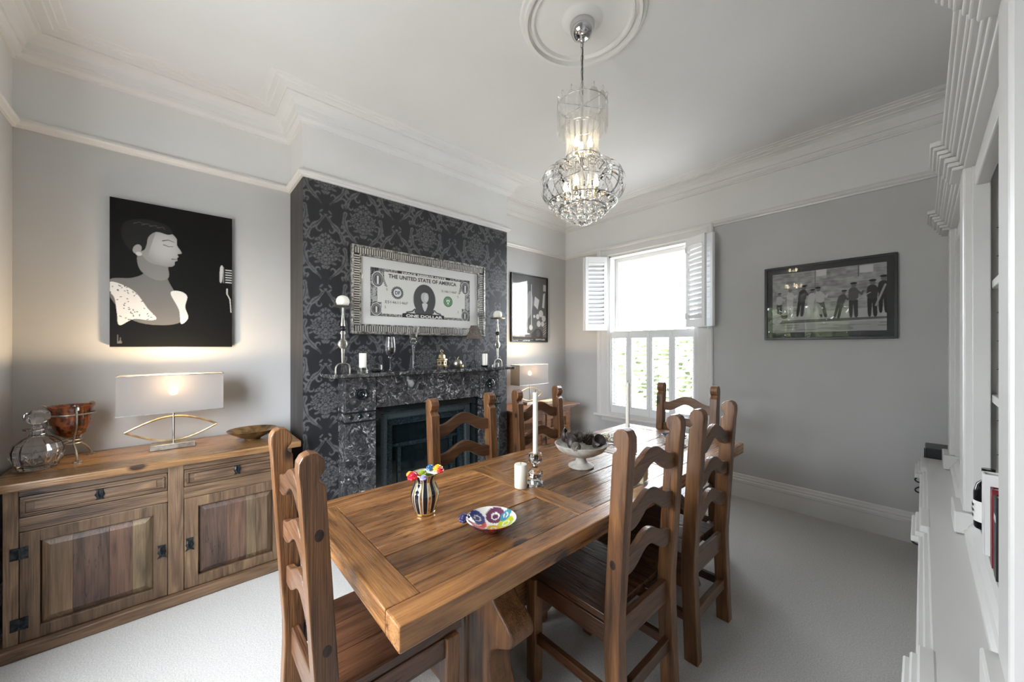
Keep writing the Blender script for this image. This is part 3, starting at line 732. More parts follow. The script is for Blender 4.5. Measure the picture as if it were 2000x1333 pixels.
K(MB().box(.135, .49, KY0+.04, KY1-.02, .722, .795), 'shelf_plinth', bevel=.002)
for i in range(2):
    a, b = posts[i][1]+.012, posts[i+1][0]-.012
    K(MB().prism([(.100,.7205),(.148,.7205),(.148,.79),(.128,.79),(.122,.772),(.112,.760),(.108,.745),(.100,.738)], 'y', a, b), 'plinth_rail')
K(MB().box(.475, .49, KY0+.04, KY1-.02, .80, 2.16), 'back_panel')
for a, b in posts:
    K(MB().box(.098, .160, a, b, .80, 2.06), 'post', bevel=.006)
    K(MB().box(.118, .160, a-.012, b+.012, .80, 2.055), 'post_backing', bevel=.003)
    K(MB().box(.158, .474, a+.03, b-.03, .80, 2.10), 'upright')
    K(MB().box(.076, .160, a-.014, b+.014, .7216, .80), 'post_plinth', bevel=.005)
ent = [(2.142,2.162,.046),(2.128,2.142,.054),(2.112,2.128,.064),(2.098,2.112,.070),(2.078,2.098,.082),(2.062,2.078,.090),(2.048,2.062,.100)]
for z0, z1, x in ent:
    K(MB().box(x, .474, KY0+.05, KY1-.04, z0, z1), 'entablature_moulding', bevel=.0035)
    for a, b in posts:
        pr = (.112-x)*.62
        K(MB().box(x-.028, x+.001, a-pr+.002, b+pr-.002, z0+.0005, z1-.0005), 'capital_moulding', bevel=.0035)
for i in range(2):
    a, b = posts[i][1], posts[i+1][0]
    K(MB().box(.125, .158, a+.013, b-.013, 1.975, 2.047), 'head_board', bevel=.004)
    for z in (1.605, 1.205):
        K(MB().box(.162, .472, a-.02, b+.02, z, z+.028), 'shelf', bevel=.003)
    for z in (1.02, 1.14, 1.32, 1.42, 1.52, 1.72, 1.82):
        for x in (.18, .40): K(MB().add([(x-.008,b+.012,z),(x+.008,b+.03,z-.004),(x+.008,b+.03,z+.007),(x+.010,b+.005,z)], [(0,1,2),(0,3,1),(0,2,3),(1,3,2)]), 'shelf_pin', M['iron'])
# things on and by the bookcase
def book(label, x, y, t, h, d, c, rough=.5, band=None):
    o = thing('book', label, 'book', (x, y, .7955), 0, 'books on the bookcase')
    cov = plain('cover_%s' % label.split()[0], c, rough)
    MB().box(0, .004, 0, t, 0, h).box(.004, d, 0, .003, 0, h).box(.004, d, t-.003, t, 0, h).build('cover', cov, o, bevel=.001)
    MB().box(.004, d-.004, .003, t-.003, .003, h-.004).build('pages', M['paper'], o)
    if band: MB().box(-.0006, 0, .004, t-.004, h*.7, h*.78).build('spine_band', plain('band', band, .5), o)
bt = thing('wine_bottle', 'short black bottle with a white printed label on the bookcase ledge', 'bottle', (.146, 1.99, .7955), 0); bt.scale = (1, 1, .80)
MB().lathe([(0,0),(.030,0),(.032,.01),(.032,.15),(.026,.185),(.012,.205),(.012,.235),(.015,.237),(.015,.25),(0,.25)], 24).build('bottle_body', plain('black_glass', (.006,.006,.008), .08), bt, smooth=True)
m = MB()
m.lathe([(.0325,.03),(.0325,.115)], 24); m.f = [f for f in m.f if len(f) == 4]
m.build('paper_label', M['paper'], bt)
for k, w in enumerate((.018,.030,.026)):
    MB().box(-.0342, -.0332, -w/2, w/2, .045+.022*k, .055+.022*k).build('label_print', M['ink'], bt)
book('white boxed album standing beside the black bottle on the bookcase', .118, 1.735, .045, .235, .25, (.62,.62,.60))
book('dark red hardback book standing on the bookcase between posts', .126, 1.645, .035, .215, .21, (.16,.012,.018), .35)
book('black hardback book with a pale band, nearest the front post of the bookcase', .126, 1.560, .040, .215, .21, (.012,.012,.014), .35, (.5,.5,.5))
book('shorter maroon book between the dark red and black books', .128, 1.603, .035, .20, .2, (.12,.01,.016), .4)
sp = thing('speaker', 'black box speaker between the bookcase end and the window wall', 'speaker', (.17, 3.53, 0))
MB().box(-.16, .16, -.105, .105, 0, .775).build('cabinet', M['black'], sp, bevel=.008)
MB().box(-.164, -.1605, -.09, .09, .05, .74).build('grille', plain('speaker_cloth', (.02,.02,.02), .9), sp, bevel=.001)

# ================================================================== ALCOVE CABINET (right alcove)
cb = thing('cabinet', 'dark pine cabinet with diamond lattice panels in the right alcove', 'cabinet', (-2.98, 3.0, 0))
def C(mb, name, mat, parent=cb, **kw): return mb.xf(Matrix.Translation((2.98, -3.0, 0))).build(name, mat, parent, **kw)
CF, CY0, CY1 = -2.76, 2.545, 3.43
C(MB().box(-3.222, CF-.02, CY0, CY1, .06, .69), 'body', M['cabZ'], bevel=.003)
C(MB().box(-3.222, CF+.02, CY0-.02, CY1+.02, 0, .06), 'plinth', M['cabZ'], bevel=.005)
C(MB().box(-3.225, CF+.055, CY0-.04, CY1+.075, .722, .742), 'top', M['cabZ'], bevel=.004)
C(MB().box(-3.222, CF+.035, CY0-.02, CY1+.05, .706, .7215), 'top_moulding', M['cabZ'], bevel=.003)
C(MB().box(-3.222, CF+.015, CY0-.01, CY1+.025, .691, .7055), 'top_moulding', M['cabZ'], bevel=.003)
mid = (CY0+CY1)/2
for a, b in ((CY0+.05, mid-.012), (mid+.012, CY1-.05)):
    d = C(MB().box(CF-.019, CF, a, a+.06, .09, .66).box(CF-.019, CF, b-.06, b, .09, .66).box(CF-.019, CF, a+.06, b-.06, .60, .66).box(CF-.019, CF, a+.06, b-.06, .44, .50).box(CF-.019, CF, a+.06, b-.06, .09, .15), 'door', M['cabZ'], bevel=.003)
    C(MB().box(CF-.0195, CF-.016, a+.06, b-.06, .50, .60), 'lattice_backing', M['black'], d)
    l = MB(); y0, y1, z0, z1 = a+.06, b-.06, .50, .60; n = 14; stp = (y1-y0)/n*1.0
    for k in range(-6, n+1):
        for sg in (1, -1):
            ys = y0+k*stp if sg > 0 else y1-k*stp; pts = []
            p0 = [ys, z0]; p1 = [ys+sg*(z1-z0), z1]
            def clip(p, q):
                for e_ in (0, 1):
                    for lim, hi in ((y0,0),(y1,1)):
                        A, B = (p, q) if e_ == 0 else (q, p)
                        if (A[0] < lim if not hi else A[0] > lim):
                            if A[0] == B[0]: return None
                            t_ = (lim-A[0])/(B[0]-A[0])
                            if t_ < 0 or t_ > 1: return None
                            A[1] = A[1]+t_*(B[1]-A[1]); A[0] = lim
                return p, q
            r_ = clip(p0, p1)
            if r_ and abs(p0[0]-p1[0]) > .004:
                x = CF-.010 if sg > 0 else CF-.0085
                l.tube([(x, p0[0], p0[1]), (x, p1[0], p1[1])], .0035, 4)
    C(l, 'lattice', M['cabZ'], d)['kind'] = 'stuff'
    C(MB().box(CF-.018, CF-.006, a+.06, b-.06, .15, .44), 'door_panel', M['cabZ'], d, bevel=.004)
    C(MB().sphere((CF+.012, b-.03 if a < mid-.1 else a+.03, .40), .012), 'knob', M['iron'], d, smooth='all')

# ================================================================== TABLE LAMPS WITH EYE-SHAPED BASES
def shade_mat():
    m, nt, b, N, L = newmat('grey_organza_shade'); N.remove(b)
    d = N.new('ShaderNodeBsdfDiffuse'); d.inputs[0].default_value = (.30,.285,.28,1)
    t = N.new('ShaderNodeBsdfTranslucent'); t.inputs[0].default_value = (.16,.135,.12,1)
    tr = N.new('ShaderNodeBsdfTransparent'); tr.inputs[0].default_value = (.9,.87,.85,1)
    m1 = N.new('ShaderNodeMixShader'); m1.inputs[0].default_value = .07; L.new(d.outputs[0], m1.inputs[1]); L.new(t.outputs[0], m1.inputs[2])
    m2 = N.new('ShaderNodeMixShader'); m2.inputs[0].default_value = .03; L.new(m1.outputs[0], m2.inputs[1]); L.new(tr.outputs[0], m2.inputs[2])
    L.new(m2.outputs[0], N['Material Output'].inputs[0]); return m
M['shade'] = shade_mat()
M['bulb'] = emit('warm_bulb', (1,.76,.42), 40)
def lamp(label, x, y, z, w, dp, zs0, zs1, power):
    t = thing('table_lamp', label, 'lamp', (x, y, z), 0, 'lamps with eye-shaped bases')
    MB().box(-.055, .055, -.10, .10, 0, .032).build('base', M['pewter'], t, bevel=.003)
    hz = (zs0-z)
    for s_ in (-1, 1):
        arc = [(0, -.205+.41*i/24, .115+s_*.072*math.cos(PI*(i/24-.5))) for i in range(25)]
        MB().tube(arc, .006, 8).build('eye_ring', M['brass'], t, smooth=True)
    MB().tube([(0,0,.03),(0,0,hz+.10)], .006, 10).build('stem', M['chrome'], t, smooth=True)
    a, b = w/2, dp/2
    MB().add([(b,-a,zs0-z),(b,a,zs0-z),(-b,a,zs0-z),(-b,-a,zs0-z),(b,-a,zs1-z),(b,a,zs1-z),(-b,a,zs1-z),(-b,-a,zs1-z)],
             [(0,1,5,4),(1,2,6,5),(2,3,7,6),(3,0,4,7)]).build('shade', M['shade'], t)
    for zz in (zs0-z, zs1-z-.004):
        r_ = MB(); q = .003
        r_.box(b-q, b+q, -a-q, a+q, zz, zz+.004).box(-b-q, -b+q, -a-q, a+q, zz, zz+.004).box(-b, b, -a-q, -a+q, zz, zz+.004).box(-b, b, a-q, a+q, zz, zz+.004)
        r_.build('shade_rim', M['pewter'], t)
    bz = hz+.125
    MB().tube([(0,0,hz+.06),(0,0,hz+.095)], .014, 12).build('socket', M['pewter'], t)
    MB().sphere((0,0,bz), .022, 14, 10, 1.3).build('bulb', M['bulb'], t, smooth='all')
    l = bpy.data.lights.new('lamp_light', 'POINT'); l.energy = power; l.color = (1,.73,.42); l.shadow_soft_size = .03
    lo = bpy.data.objects.new('lamp_light', l); lo.location = (0,0,bz+.045); col.objects.link(lo); lo.parent = t
lamp('grey rectangular shaded lamp on the sideboard beneath the singer picture', -3.02, -.03, .7955, .465, .15, 1.012, 1.237, 13)
lamp('grey rectangular shaded lamp on the lattice cabinet in the right alcove', -3.02, 2.99, .7425, .46, .15, .972, 1.20, 10)

# ================================================================== CHANDELIER
cd = thing('chandelier', 'clear acrylic chandelier with curved strips and hanging balls', 'chandelier', (RC[0], RC[1], ZC))
def H(mb, name, mat, parent=cd, **kw): return mb.xf(Matrix.Translation((0,0,-ZC))).build(name, mat, parent, **kw)
H(MB().lathe([(.012,2.998),(.030,3.000),(.052,3.018),(.062,3.044),(.064,3.069)], 28), 'canopy', M['chrome'], smooth=True)
H(MB().sphere((0,0,2.99), .014), 'canopy_finial', M['chrome'], smooth='all')
lk = MB().tube([(.0085*math.cos(a), 0, .0225*math.sin(a)) for a in np.linspace(0, 2*PI, 14)[:-1]], .0024, 6, True).mesh('chain_link', M['chrome'], smooth='all')
for i in range(8): place('chain_link', lk, cd, (0,0,2.966-ZC-i*.0345), (0,0,(i%2)*PI/2))
H(MB().tube([(.004,.002,2.99),(.002,-.004,2.85),(.003,.002,2.70)], .003, 6), 'cable', M['black'])
H(MB().tube([(0,0,2.705),(0,0,2.12)], .006, 10), 'centre_rod', M['chrome'], smooth=True)
for R_, z in ((.122,2.652),(.080,2.545),(.090,2.375),(.125,2.318),(.175,2.145),(.12,2.115)):
    H(MB().tube([(R_*math.cos(a), R_*math.sin(a), z) for a in np.linspace(0, 2*PI, 41)[:-1]], .003, 6, True), 'frame_ring', M['chrome'], smooth='all')
for z, R_ in ((2.652,.122),(2.375,.09),(2.318,.125),(2.145,.175)):
    for k in range(3):
        a = k*PI/3; H(MB().tube([(-R_*math.cos(a),-R_*math.sin(a),z),(R_*math.cos(a),R_*math.sin(a),z)], .0022, 6), 'frame_spoke', M['chrome'])
pl = MB().prism([(-.021,-.050),(-.021,.065),(-.012,.080),(.012,.080),(.021,.065),(.021,-.050),(.010,-.070),(-.010,-.070)], 'x', -.003, .003).mesh('crown_plate', M['acryl2'], bevel=.0015, seg=1)
hk = MB().tube([(0,0,.075),(.006,0,.098),(.0,0,.108),(-.008,0,.100)], .0014, 5).mesh('hook', M['chrome'])
for k in range(14):
    a = 2*PI*k/14; p = place('crown_plate', pl, cd, (.126*math.cos(a), .126*math.sin(a), 2.585-ZC), (0,0,a)); place('hook', hk, p)
nk = MB().ribbon(spline([(.094,2.565),(.088,2.52),(.080,2.46),(.082,2.41),(.098,2.36),(.130,2.318)],4), .021, .007).mesh('neck_strip', M['acryl2'])
lp = MB().ribbon(spline([(.105,2.285),(.135,2.312),(.172,2.308),(.201,2.278),(.212,2.235),(.203,2.192),(.180,2.160),(.145,2.138)],4), .030, .010).mesh('loop_strip', M['glass'])
inn = MB().ribbon(spline([(.060,2.30),(.066,2.25),(.062,2.19),(.055,2.14)],4), .015, .005).mesh('inner_strip', M['acryl'])
for k in range(16): place('neck_strip', nk, cd, (0,0,-ZC), (0,0,2*PI*k/16))
for k in range(15): place('loop_strip', lp, cd, (0,0,-ZC), (0,0,2*PI*(k+.3)/15))
for k in range(10): place('inner_strip', inn, cd, (0,0,-ZC), (0,0,2*PI*(k+.5)/10))
bl = MB().sphere((0,0,0), .0175, 14, 9).mesh('crystal_ball', M['crystal'], smooth='all')
for z, R_, n in ((2.140,.148,18),(2.113,.124,16),(2.090,.097,12),(2.071,.068,9),(2.056,.037,5),(2.044,0,1)):
    for k in range(n):
        a = 2*PI*(k+(n%2)*.5)/n; place('crystal_ball', bl, cd, (R_*math.cos(a), R_*math.sin(a), z-ZC))
M['cbulb'] = emit('chandelier_bulb', (1,.82,.55), 25)
bb = MB().lathe([(.005,0),(.012,.012),(.014,.025),(.009,.045),(.002,.062),(0,.064)], 12).mesh('bulb', M['cbulb'], smooth='all')
sk_ = MB().lathe([(.008,-.045),(.010,-.04),(.010,.0),(.012,.002)], 12).mesh('bulb_holder', M['brass'], smooth=True)
for k in range(3):
    a = 2*PI*k/3+.4; h = place('bulb_holder', sk_, cd, (.04*math.cos(a), .04*math.sin(a), 2.42-ZC)); place('bulb', bb, h)
for k in range(5):
    a = 2*PI*k/5; h = place('bulb_holder', sk_, cd, (.085*math.cos(a), .085*math.sin(a), 2.20-ZC)); place('bulb', bb, h)

# ================================================================== PICTURES
RX = (PI/2, 0, PI/2)      # sheets on the chimney wall, facing +x
RY = (PI/2, 0, 0)         # sheets on the window wall, facing -y
# ---- singer panel (plain stylised stand-in: figure, dotted blouse, microphone)
pc = thing('wall_picture', 'black frameless wall panel with a pale singer and microphone, above the sideboard lamp', 'picture', (XL, -.021, 1.40))
W_, H_ = .58, .892
MB().box(.012, .034, -W_/2, W_/2, 0, H_).build('panel', M['black'], pc, bevel=.001)
MB().box(.001, .012, -W_/2+.05, W_/2-.05, .06, H_-.06).build('mount', M['paper'], pc)
R_ = Ras(W_, H_, .0026, 2, (.004,.004,.004))
skin = .30
R_.poly([(.0,.30),(.0,.40),(.09,.42),(.145,.46),(.15,.54),(.25,.54),(.25,.44),(.29,.34),(.34,.20),(.26,.14),(.10,.16)], .15)
R_.poly([(.115,.56),(.13,.47),(.20,.42),(.255,.44),(.25,.52),(.23,.60),(.15,.62)], .20)
R_.poly([(.12,.66),(.13,.58),(.165,.53),(.215,.515),(.262,.512),(.283,.525),(.286,.548),(.298,.556),(.296,.572),(.303,.582),(.298,.598),(.318,.606),(.312,.625),(.296,.655),(.292,.70),(.25,.735),(.17,.735)], .26)
sh = np.clip(1-R_.em(.235,.635,.10,.12,.2), 0, 1); R_.paint(R_.pm([(.15,.52),(.31,.52),(.32,.72),(.2,.735)])*(R_.I[...,0] > .2)*sh*.75, .50)
R_.stroke([(.232,.648),(.255,.640),(.278,.644)], .005, .06, .003); R_.stroke([(.228,.672),(.255,.682),(.282,.672)], .006, .06, .003); R_.stroke([(.272,.562),(.285,.564),(.297,.564)], .006, .07, .003)
R_.poly([(.05,.66),(.06,.75),(.14,.79),(.24,.775),(.275,.735),(.255,.715),(.20,.722),(.165,.685),(.155,.63),(.14,.595),(.09,.585)], .014)
for k in range(4): R_.stroke([(.10+.035*k,.755-.002*k),(.125+.035*k,.768-.003*k),(.15+.03*k,.760-.006*k)], .005, .07, .002)
R_.ell(.115,.60,.018,.030,.30,-.3); R_.ell(.122,.572,.014,.012,.5)
R_.poly([(.0,.385),(.05,.375),(.11,.33),(.16,.24),(.20,.18),(.17,.165),(.10,.17),(.04,.13),(.03,.2),(.02,.29),(.0,.33)], .66)
R_.poly([(.265,.345),(.31,.36),(.345,.33),(.335,.26),(.35,.19),(.315,.15),(.305,.24)], .62)
msk = R_.pm(smooth_poly([(.0,.385),(.05,.375),(.11,.33),(.16,.24),(.20,.18),(.17,.165),(.10,.17),(.04,.13),(.03,.2),(.02,.29),(.0,.33)])); dts = np.zeros(R_.X.shape)
rr = random.Random(5)
for k in range(90):
    dts = np.maximum(dts, R_.em(rr.random()*.21, .13+rr.random()*.25, .0035+rr.random()*.003, .0022, rr.random()*3) < 1)
R_.paint(msk*dts, .03)
for k in range(6): R_.stroke([(.545+.0*k,.53-.017*k),(.578,.53-.017*k)], .006, .55)
R_.poly([(.515,.545),(.53,.55),(.525,.45),(.512,.45)], .45); R_.rect(.53,.535,.44,.55,.2)
R_.stroke([(.552,.40),(.552,.365),(.568,.33),(.574,.24)], .008, .5, .005)
for k in range(5): R_.rect(.03+.004*k,.034+.004*k,.02,.03+.07*rr.random(),.12)
grid_print('print', W_-.002, H_-.002, R_.out(), M['print'], pc, (.0345,-W_/2+.001,.001), RX)

# ---- banknote picture in ribbed silver frame
bn = thing('wall_picture', 'large one dollar banknote print in a ribbed silver frame above the mantel', 'picture', (XB, 1.564, 1.50))
M['silver'] = noisy('distressed_silver', (.10,.095,.085), (.62,.60,.56), 55, .36, .4, 120, metal=.75)
fw, W_, H_ = .072, 1.246, .667
def frame4(mb, x0, x1, W, H, a, b):       # rectangular ring between insets a and b
    return mb.box(x0, x1, -W/2+a, -W/2+b, a, H-a).box(x0, x1, W/2-b, W/2-a, a, H-a).box(x0, x1, -W/2+b, W/2-b, a, b).box(x0, x1, -W/2+b, W/2-b, H-b, H-a)
MB().box(.001, .012, -W_/2+.01, W_/2-.01, .01, H_-.01).build('backing', M['black'], bn)
frame4(MB(), .001, .042, W_, H_, 0, .018).build('outer_moulding', M['silver'], bn, bevel=.006)
frame4(MB(), .001, .026, W_, H_, .018, .062).build('channel', plain('dark_channel', (.012,.011,.010), .6), bn)
frame4(MB(), .001, .031, W_, H_, .062, .074).build('inner_moulding', M['silver'], bn, bevel=.003)
rb = MB(); st = .0178
n = int((W_-.05)/st)
for i in range(n):
    y = -W_/2+.025+i*(W_-.05)/n+.003
    for z0, z1 in ((.019+max(0,-(y+W_/2-.062))*0,.061),(H_-.061,H_-.019)): rb.box(.026, .036, y, y+.0095, z0, z1)
n = int((H_-.13)/st)
for i in range(n):
    z = .068+i*(H_-.136)/n
    for y0, y1 in ((-W_/2+.019,-W_/2+.061),(W_/2-.061,W_/2-.019)): rb.box(.026, .036, y0, y1, z, z+.0095)
o = rb.build('frame_ribbing', plain('silver_leaf', (.62,.60,.56), .35, .7), bn); o['kind'] = 'stuff'
MB().box(.0125, .016, -W_/2+.075, W_/2-.075, .075, H_-.075).build('mount', plain('mount_card', (.60,.59,.57), .8), bn)
BW, BH = .933, .378; by0, bz0 = 1.089-1.564, 1.641-1.50
R_ = Ras(BW, BH, .0021, 2, (.60,.59,.55)); ink = .03
eng = vnoise(R_.X.shape, (70,170), 4)
def engraved(x0,x1,y0,y1,d=.25):
    m_ = ((R_.X>x0)&(R_.X<x1)&(R_.Y>y0)&(R_.Y<y1)).astype(float); R_.paint(m_*np.where(eng>.52,.92,.45), ink)
engraved(0,BW,BH-.022,BH); engraved(0,BW,0,.022); engraved(0,.055,0,BH); engraved(BW-.055,BW,0,BH)
engraved(0,.11,.27,BH); engraved(BW-.11,BW,.27,BH); engraved(0,.09,0,.11); engraved(BW-.09,BW,0,.11)
for cx, cz, a, b in ((.058,.287,.048,.062),(BW-.052,.302,.044,.06),(.047,.055,.042,.05),(BW-.055,.045,.042,.048)):
    R_.ell(cx,cz,a,b,.55); R_.ell(cx,cz,a*.88,b*.88,ink); R_.ell(cx,cz,a*.78,b*.78,.22); R_.ell(cx,cz,a*.6,b*.62,.10)
for s_ in range(5):
    R_.ell(.100+.006*s_,.30-.014*s_,.014,.005,.2,-.4); R_.ell(BW-.10-.004*s_,.305-.014*s_,.014,.005,.2,.4); R_.ell(.03,.12+.022*s_,.018,.008,.35,.7); R_.ell(BW-.03,.11+.022*s_,.018,.008,.35,-.7)
ang = np.arctan2(R_.Y-.197, R_.X-.220); rad = np.hypot(R_.X-.220, R_.Y-.197)
R_.paint((rad < .050+.003*np.sign(np.sin(ang*22))).astype(float), ink); R_.paint((rad<.034).astype(float), .58); R_.paint(((rad>.040)&(rad<.044)&(np.sin(ang*40)>0)).astype(float), .4)
ang = np.arctan2(R_.Y-.164, R_.X-.696); rad = np.hypot(R_.X-.696, R_.Y-.164); g_ = (.05,.17,.075)
R_.paint((rad < .047+.002*np.sign(np.sin(ang*30))).astype(float), g_); R_.paint(((rad<.034)&(rad>.031)).astype(float), (.45,.5,.42)); R_.poly([(.678,.18),(.714,.18),(.710,.15),(.696,.138),(.682,.15)], (.5,.54,.46)); R_.stroke([(.682,.152),(.696,.166),(.710,.152)], .005, g_)
# plain oval portrait (generic bust)
R_.ell(.464,.160,.112,.138,.55); R_.ell(.464,.160,.104,.130,ink); hatch = (np.sin(R_.X*1500)*np.sin(R_.Y*1500) > .35)
R_.paint((R_.em(.464,.160,.102,.128)<1)*hatch*.8, .4)
R_.poly([(.37,.05),(.40,.105),(.445,.125),(.485,.125),(.53,.10),(.555,.055),(.50,.03),(.43,.03)], .07); R_.poly([(.44,.125),(.466,.06),(.492,.125)], .5)
R_.ell(.466,.182,.036,.050,.42); R_.poly([(.428,.19),(.44,.235),(.47,.245),(.50,.232),(.507,.185),(.495,.215),(.46,.222),(.437,.21)], .06); R_.ell(.478,.18,.018,.035,.52)
R_.stroke([(.30,.045),(.35,.055),(.372,.075)], .012, .08); R_.stroke([(.62,.045),(.58,.055),(.556,.075)], .012, .08)
R_.rawpoly([(.262,.004),(.262,.034),(.30,.040),(.62,.040),(.655,.034),(.655,.004)], ink)
R_.rect(.22,.715,.356,BH,ink)
grid_print('banknote', BW, BH, R_.out(), M['printg'], bn, (.0165, by0, bz0), RX)
M['pinkk'] = plain('pale_lettering', (.62,.61,.57), .8)
def tx(s_, y, z, size, w=None, mat=None, bold=.0, al='LEFT'): text_obj('lettering', s_, size, mat or M['ink'], bn, (.0172, y-1.564, z-1.50), RX, w, bold, al)
tx('THE UNITED STATE OF AMERICA', 1.233, 1.951, .044, .640, None, .0012)
tx('DFACE RESERVE NOTE', 1.345, 1.9985, .020, .415, M['pinkk'], .0008)
tx('ONE DOLLAR', 1.382, 1.648, .030, .345, M['pinkk'], .0012)
tx('E51461146F', 1.204, 1.748, .030, .192); tx('51461146F', 1.716, 1.884, .028, .158)
for y, z in ((1.213,1.848),(1.200,1.706),(1.882,1.848),(1.885,1.708)): tx('5', y, z, .028)
tx('DF', 1.309, 1.824, .040, .042, None, .001, 'CENTER')
for y, z, sz in ((1.147,1.895,.085),(1.970,1.908,.085),(1.136,1.672,.060),(1.967,1.664,.060)): tx('1', y, z, sz, None, M['pinkk'], .003, 'CENTER')
MB().box(.030, .0312, -W_/2+.075, W_/2-.075, .075, H_-.075).build('glazing', pane('picture_glass', .5), bn)

# ---- street band photograph in black frame on the window wall
bd = thing('wall_picture', 'black framed street band photograph on the right of the window wall', 'picture', (-.531, YW, 1.462))
W_, H_ = .822, .628
def framey(mb, y0, y1, W, H, a, b): return mb.box(-W/2+a, -W/2+b, y0, y1, a, H-a).box(W/2-b, W/2-a, y0, y1, a, H-a).box(-W/2+b, W/2-b, y0, y1, a, b).box(-W/2+b, W/2-b, y0, y1, H-b, H-a)
framey(MB(), -.028, -.001, W_, H_, 0, .018).build('frame', M['black'], bd, bevel=.002)
MB().box(-W_/2+.017, W_/2-.017, -.012, -.002, .017, H_-.017).build('mount', plain('charcoal_mount', (.035,.036,.04), .8), bd)
PW, PH = .708, .508
R_ = Ras(PW, PH, .0024, 2, (.30,.30,.29))
nz = vnoise(R_.X.shape, (60,14), 8)*.5+vnoise(R_.X.shape, (22,30), 9)*.5
R_.I = np.repeat((.16+.36*nz*(1-.25*np.abs(R_.X/PW-.6)))[...,None], 3, 2)
R_.rect(.30,.365,.455,PH,.62); R_.rect(.56,.635,.445,.50,.58); R_.rect(.55,.556,.42,PH,.1); R_.rect(.29,.297,.30,PH,.2)
R_.paint((R_.Y < .15+.03*R_.X/PW).astype(float)*.9, .45); R_.paint(((R_.Y < .105)&(R_.Y > .075+.02*R_.X)).astype(float)*.85, .06)
R_.paint((R_.Y < .07).astype(float)*.7, .33); R_.paint(((vnoise(R_.X.shape,(50,6),11)>.62)&(R_.Y<.07)).astype(float)*.6, .15)
def man(x, y, h, tone, shirt, lean=0, cap=True, arm=.06, down=0):
    L = lambda px_, pz: (x+px_*h*.78+lean*pz*h, y+pz*h)
    R_.poly([L(-.10,0),L(-.12,.25),L(-.10,.52),L(.10,.52),L(.12,.25),L(.12,0),L(.03,0),L(0,.35),L(-.03,0)], tone)
    R_.poly([L(-.11,.48),L(-.13,.72),L(-.06,.82),L(.06,.82),L(.13,.72),L(.11,.48)], shirt)
    R_.stroke([L(-.10,.74),L(-.02-arm,.60),L(arm+.10,.66)], .05*h, shirt); R_.stroke([L(.10,.74),L(.16+arm,.62),L(.20+arm,.70)], .05*h, shirt)
    R_.ell(*L(.01,.89),.055*h,.07*h,.16)
    if cap: R_.ell(*L(.01,.945),.075*h,.032*h,.025)
man(.05,.15,.20,.05,.45); man(.125,.16,.22,.55,.5,0,False); man(.19,.14,.26,.04,.06,.12); man(.255,.14,.22,.5,.52,.1); man(.345,.125,.25,.04,.5,-.15); man(.425,.11,.22,.05,.07,.22); man(.525,.115,.27,.03,.10,0); man(.63,.115,.28,.03,.05,.0); man(.69,.14,.28,.03,.04,.0)
R_.ell(.03,.12,.04,.045,.55); R_.ell(.03,.12,.034,.039,.45); R_.stroke([(.0,.12),(.06,.14)], .004, .1); R_.ell(.085,.14,.024,.022,.07); R_.ell(.085,.156,.024,.008,.4)
R_.stroke([(.545,.245),(.62,.29)], .006, .45); R_.stroke([(.65,.19),(.70,.34)], .012, .35); R_.stroke([(.31,.25),(.36,.285)], .007, .5); R_.ell(.318,.19,.018,.05,.35,.3); R_.stroke([(.37,.27),(.43,.262)], .006, .4)
grid_print('photograph', PW, PH, R_.out(), M['printg'], bd, (-PW/2, -.0124, .062), RY)
MB().box(-W_/2+.018, W_/2-.018, -.0185, -.0165, .018, H_-.018).build('glazing', pane('picture_glass_clear', 1.0), bd)

# ---- poster in the right alcove
po = thing('wall_picture', 'black framed grey poster in the right alcove above the lamp', 'picture', (XL, 3.207, 1.458))
W_, H_ = .63, .825
frame4(MB(), .001, .026, W_, H_, 0, .014).build('frame', M['black'], po, bevel=.002)
R_ = Ras(W_-.026, H_-.026, .003, 2, (.12,.12,.12)); w, h = W_-.026, H_-.026
nz = vnoise(R_.X.shape, (30,18), 21)
R_.paint((R_.X < .22).astype(float)*(R_.Y < h*.87)*(R_.Y > .06), .45); R_.paint((R_.X < .22)*(R_.Y < h*.87)*nz*.5, .62)
R_.rect(.10,.115,.06,h*.86,.75); R_.poly([(.18,.25),(.22,.45),(.30,.62),(.36,.50),(.30,.30)], .30)
for x in (.255,.325): R_.rect(x,x+.009,.14,h*.88,.62)
R_.rawpoly([(.39,.56),(.47,.52),(.44,.40),(.37,.45)], .55); R_.rawpoly([(.54,.60),(.575,.62),(.56,.42),(.52,.43)], .6); R_.rect(.54,.59,.64,.72,.55)
for x, y, a in ((.44,.31,.03),(.50,.35,.04),(.55,.29,.035),(.46,.22,.035),(.53,.22,.03),(.32,.17,.03),(.38,.31,.018)): R_.ell(x,y,a,a*1.1,.55)
R_.poly([(.33,.055),(.37,.13),(.43,.16),(.50,.14),(.53,.055)], .05); R_.ell(.45,.10,.035,.045,.09)
for k in range(5): R_.stroke([(.54,.08+.03*k),(.60,.12+.03*k)], .006, .55)
R_.rect(0,w,0,.05,.045)
grid_print('poster_print', w, h, R_.out(), M['printg'], po, (.012, -w/2, .013), RX)
MB().box(.002, .0115, -W_/2+.012, W_/2-.012, .012, H_-.012).build('backing', M['paper'], po)
text_obj('lettering', 'GOTTLIEB', .022, M['pinkk'], po, (.0125,.10,.026), RX, .17, .0008)
text_obj('lettering', 'DUKE ELLINGTON', .016, M['pinkk'], po, (.0125,-.29,.026), RX, .34, 0)
MB().box(.018, .0192, -W_/2+.014, W_/2-.014, .014, H_-.014).build('glazing', pane('poster_glass', 1.0), po)

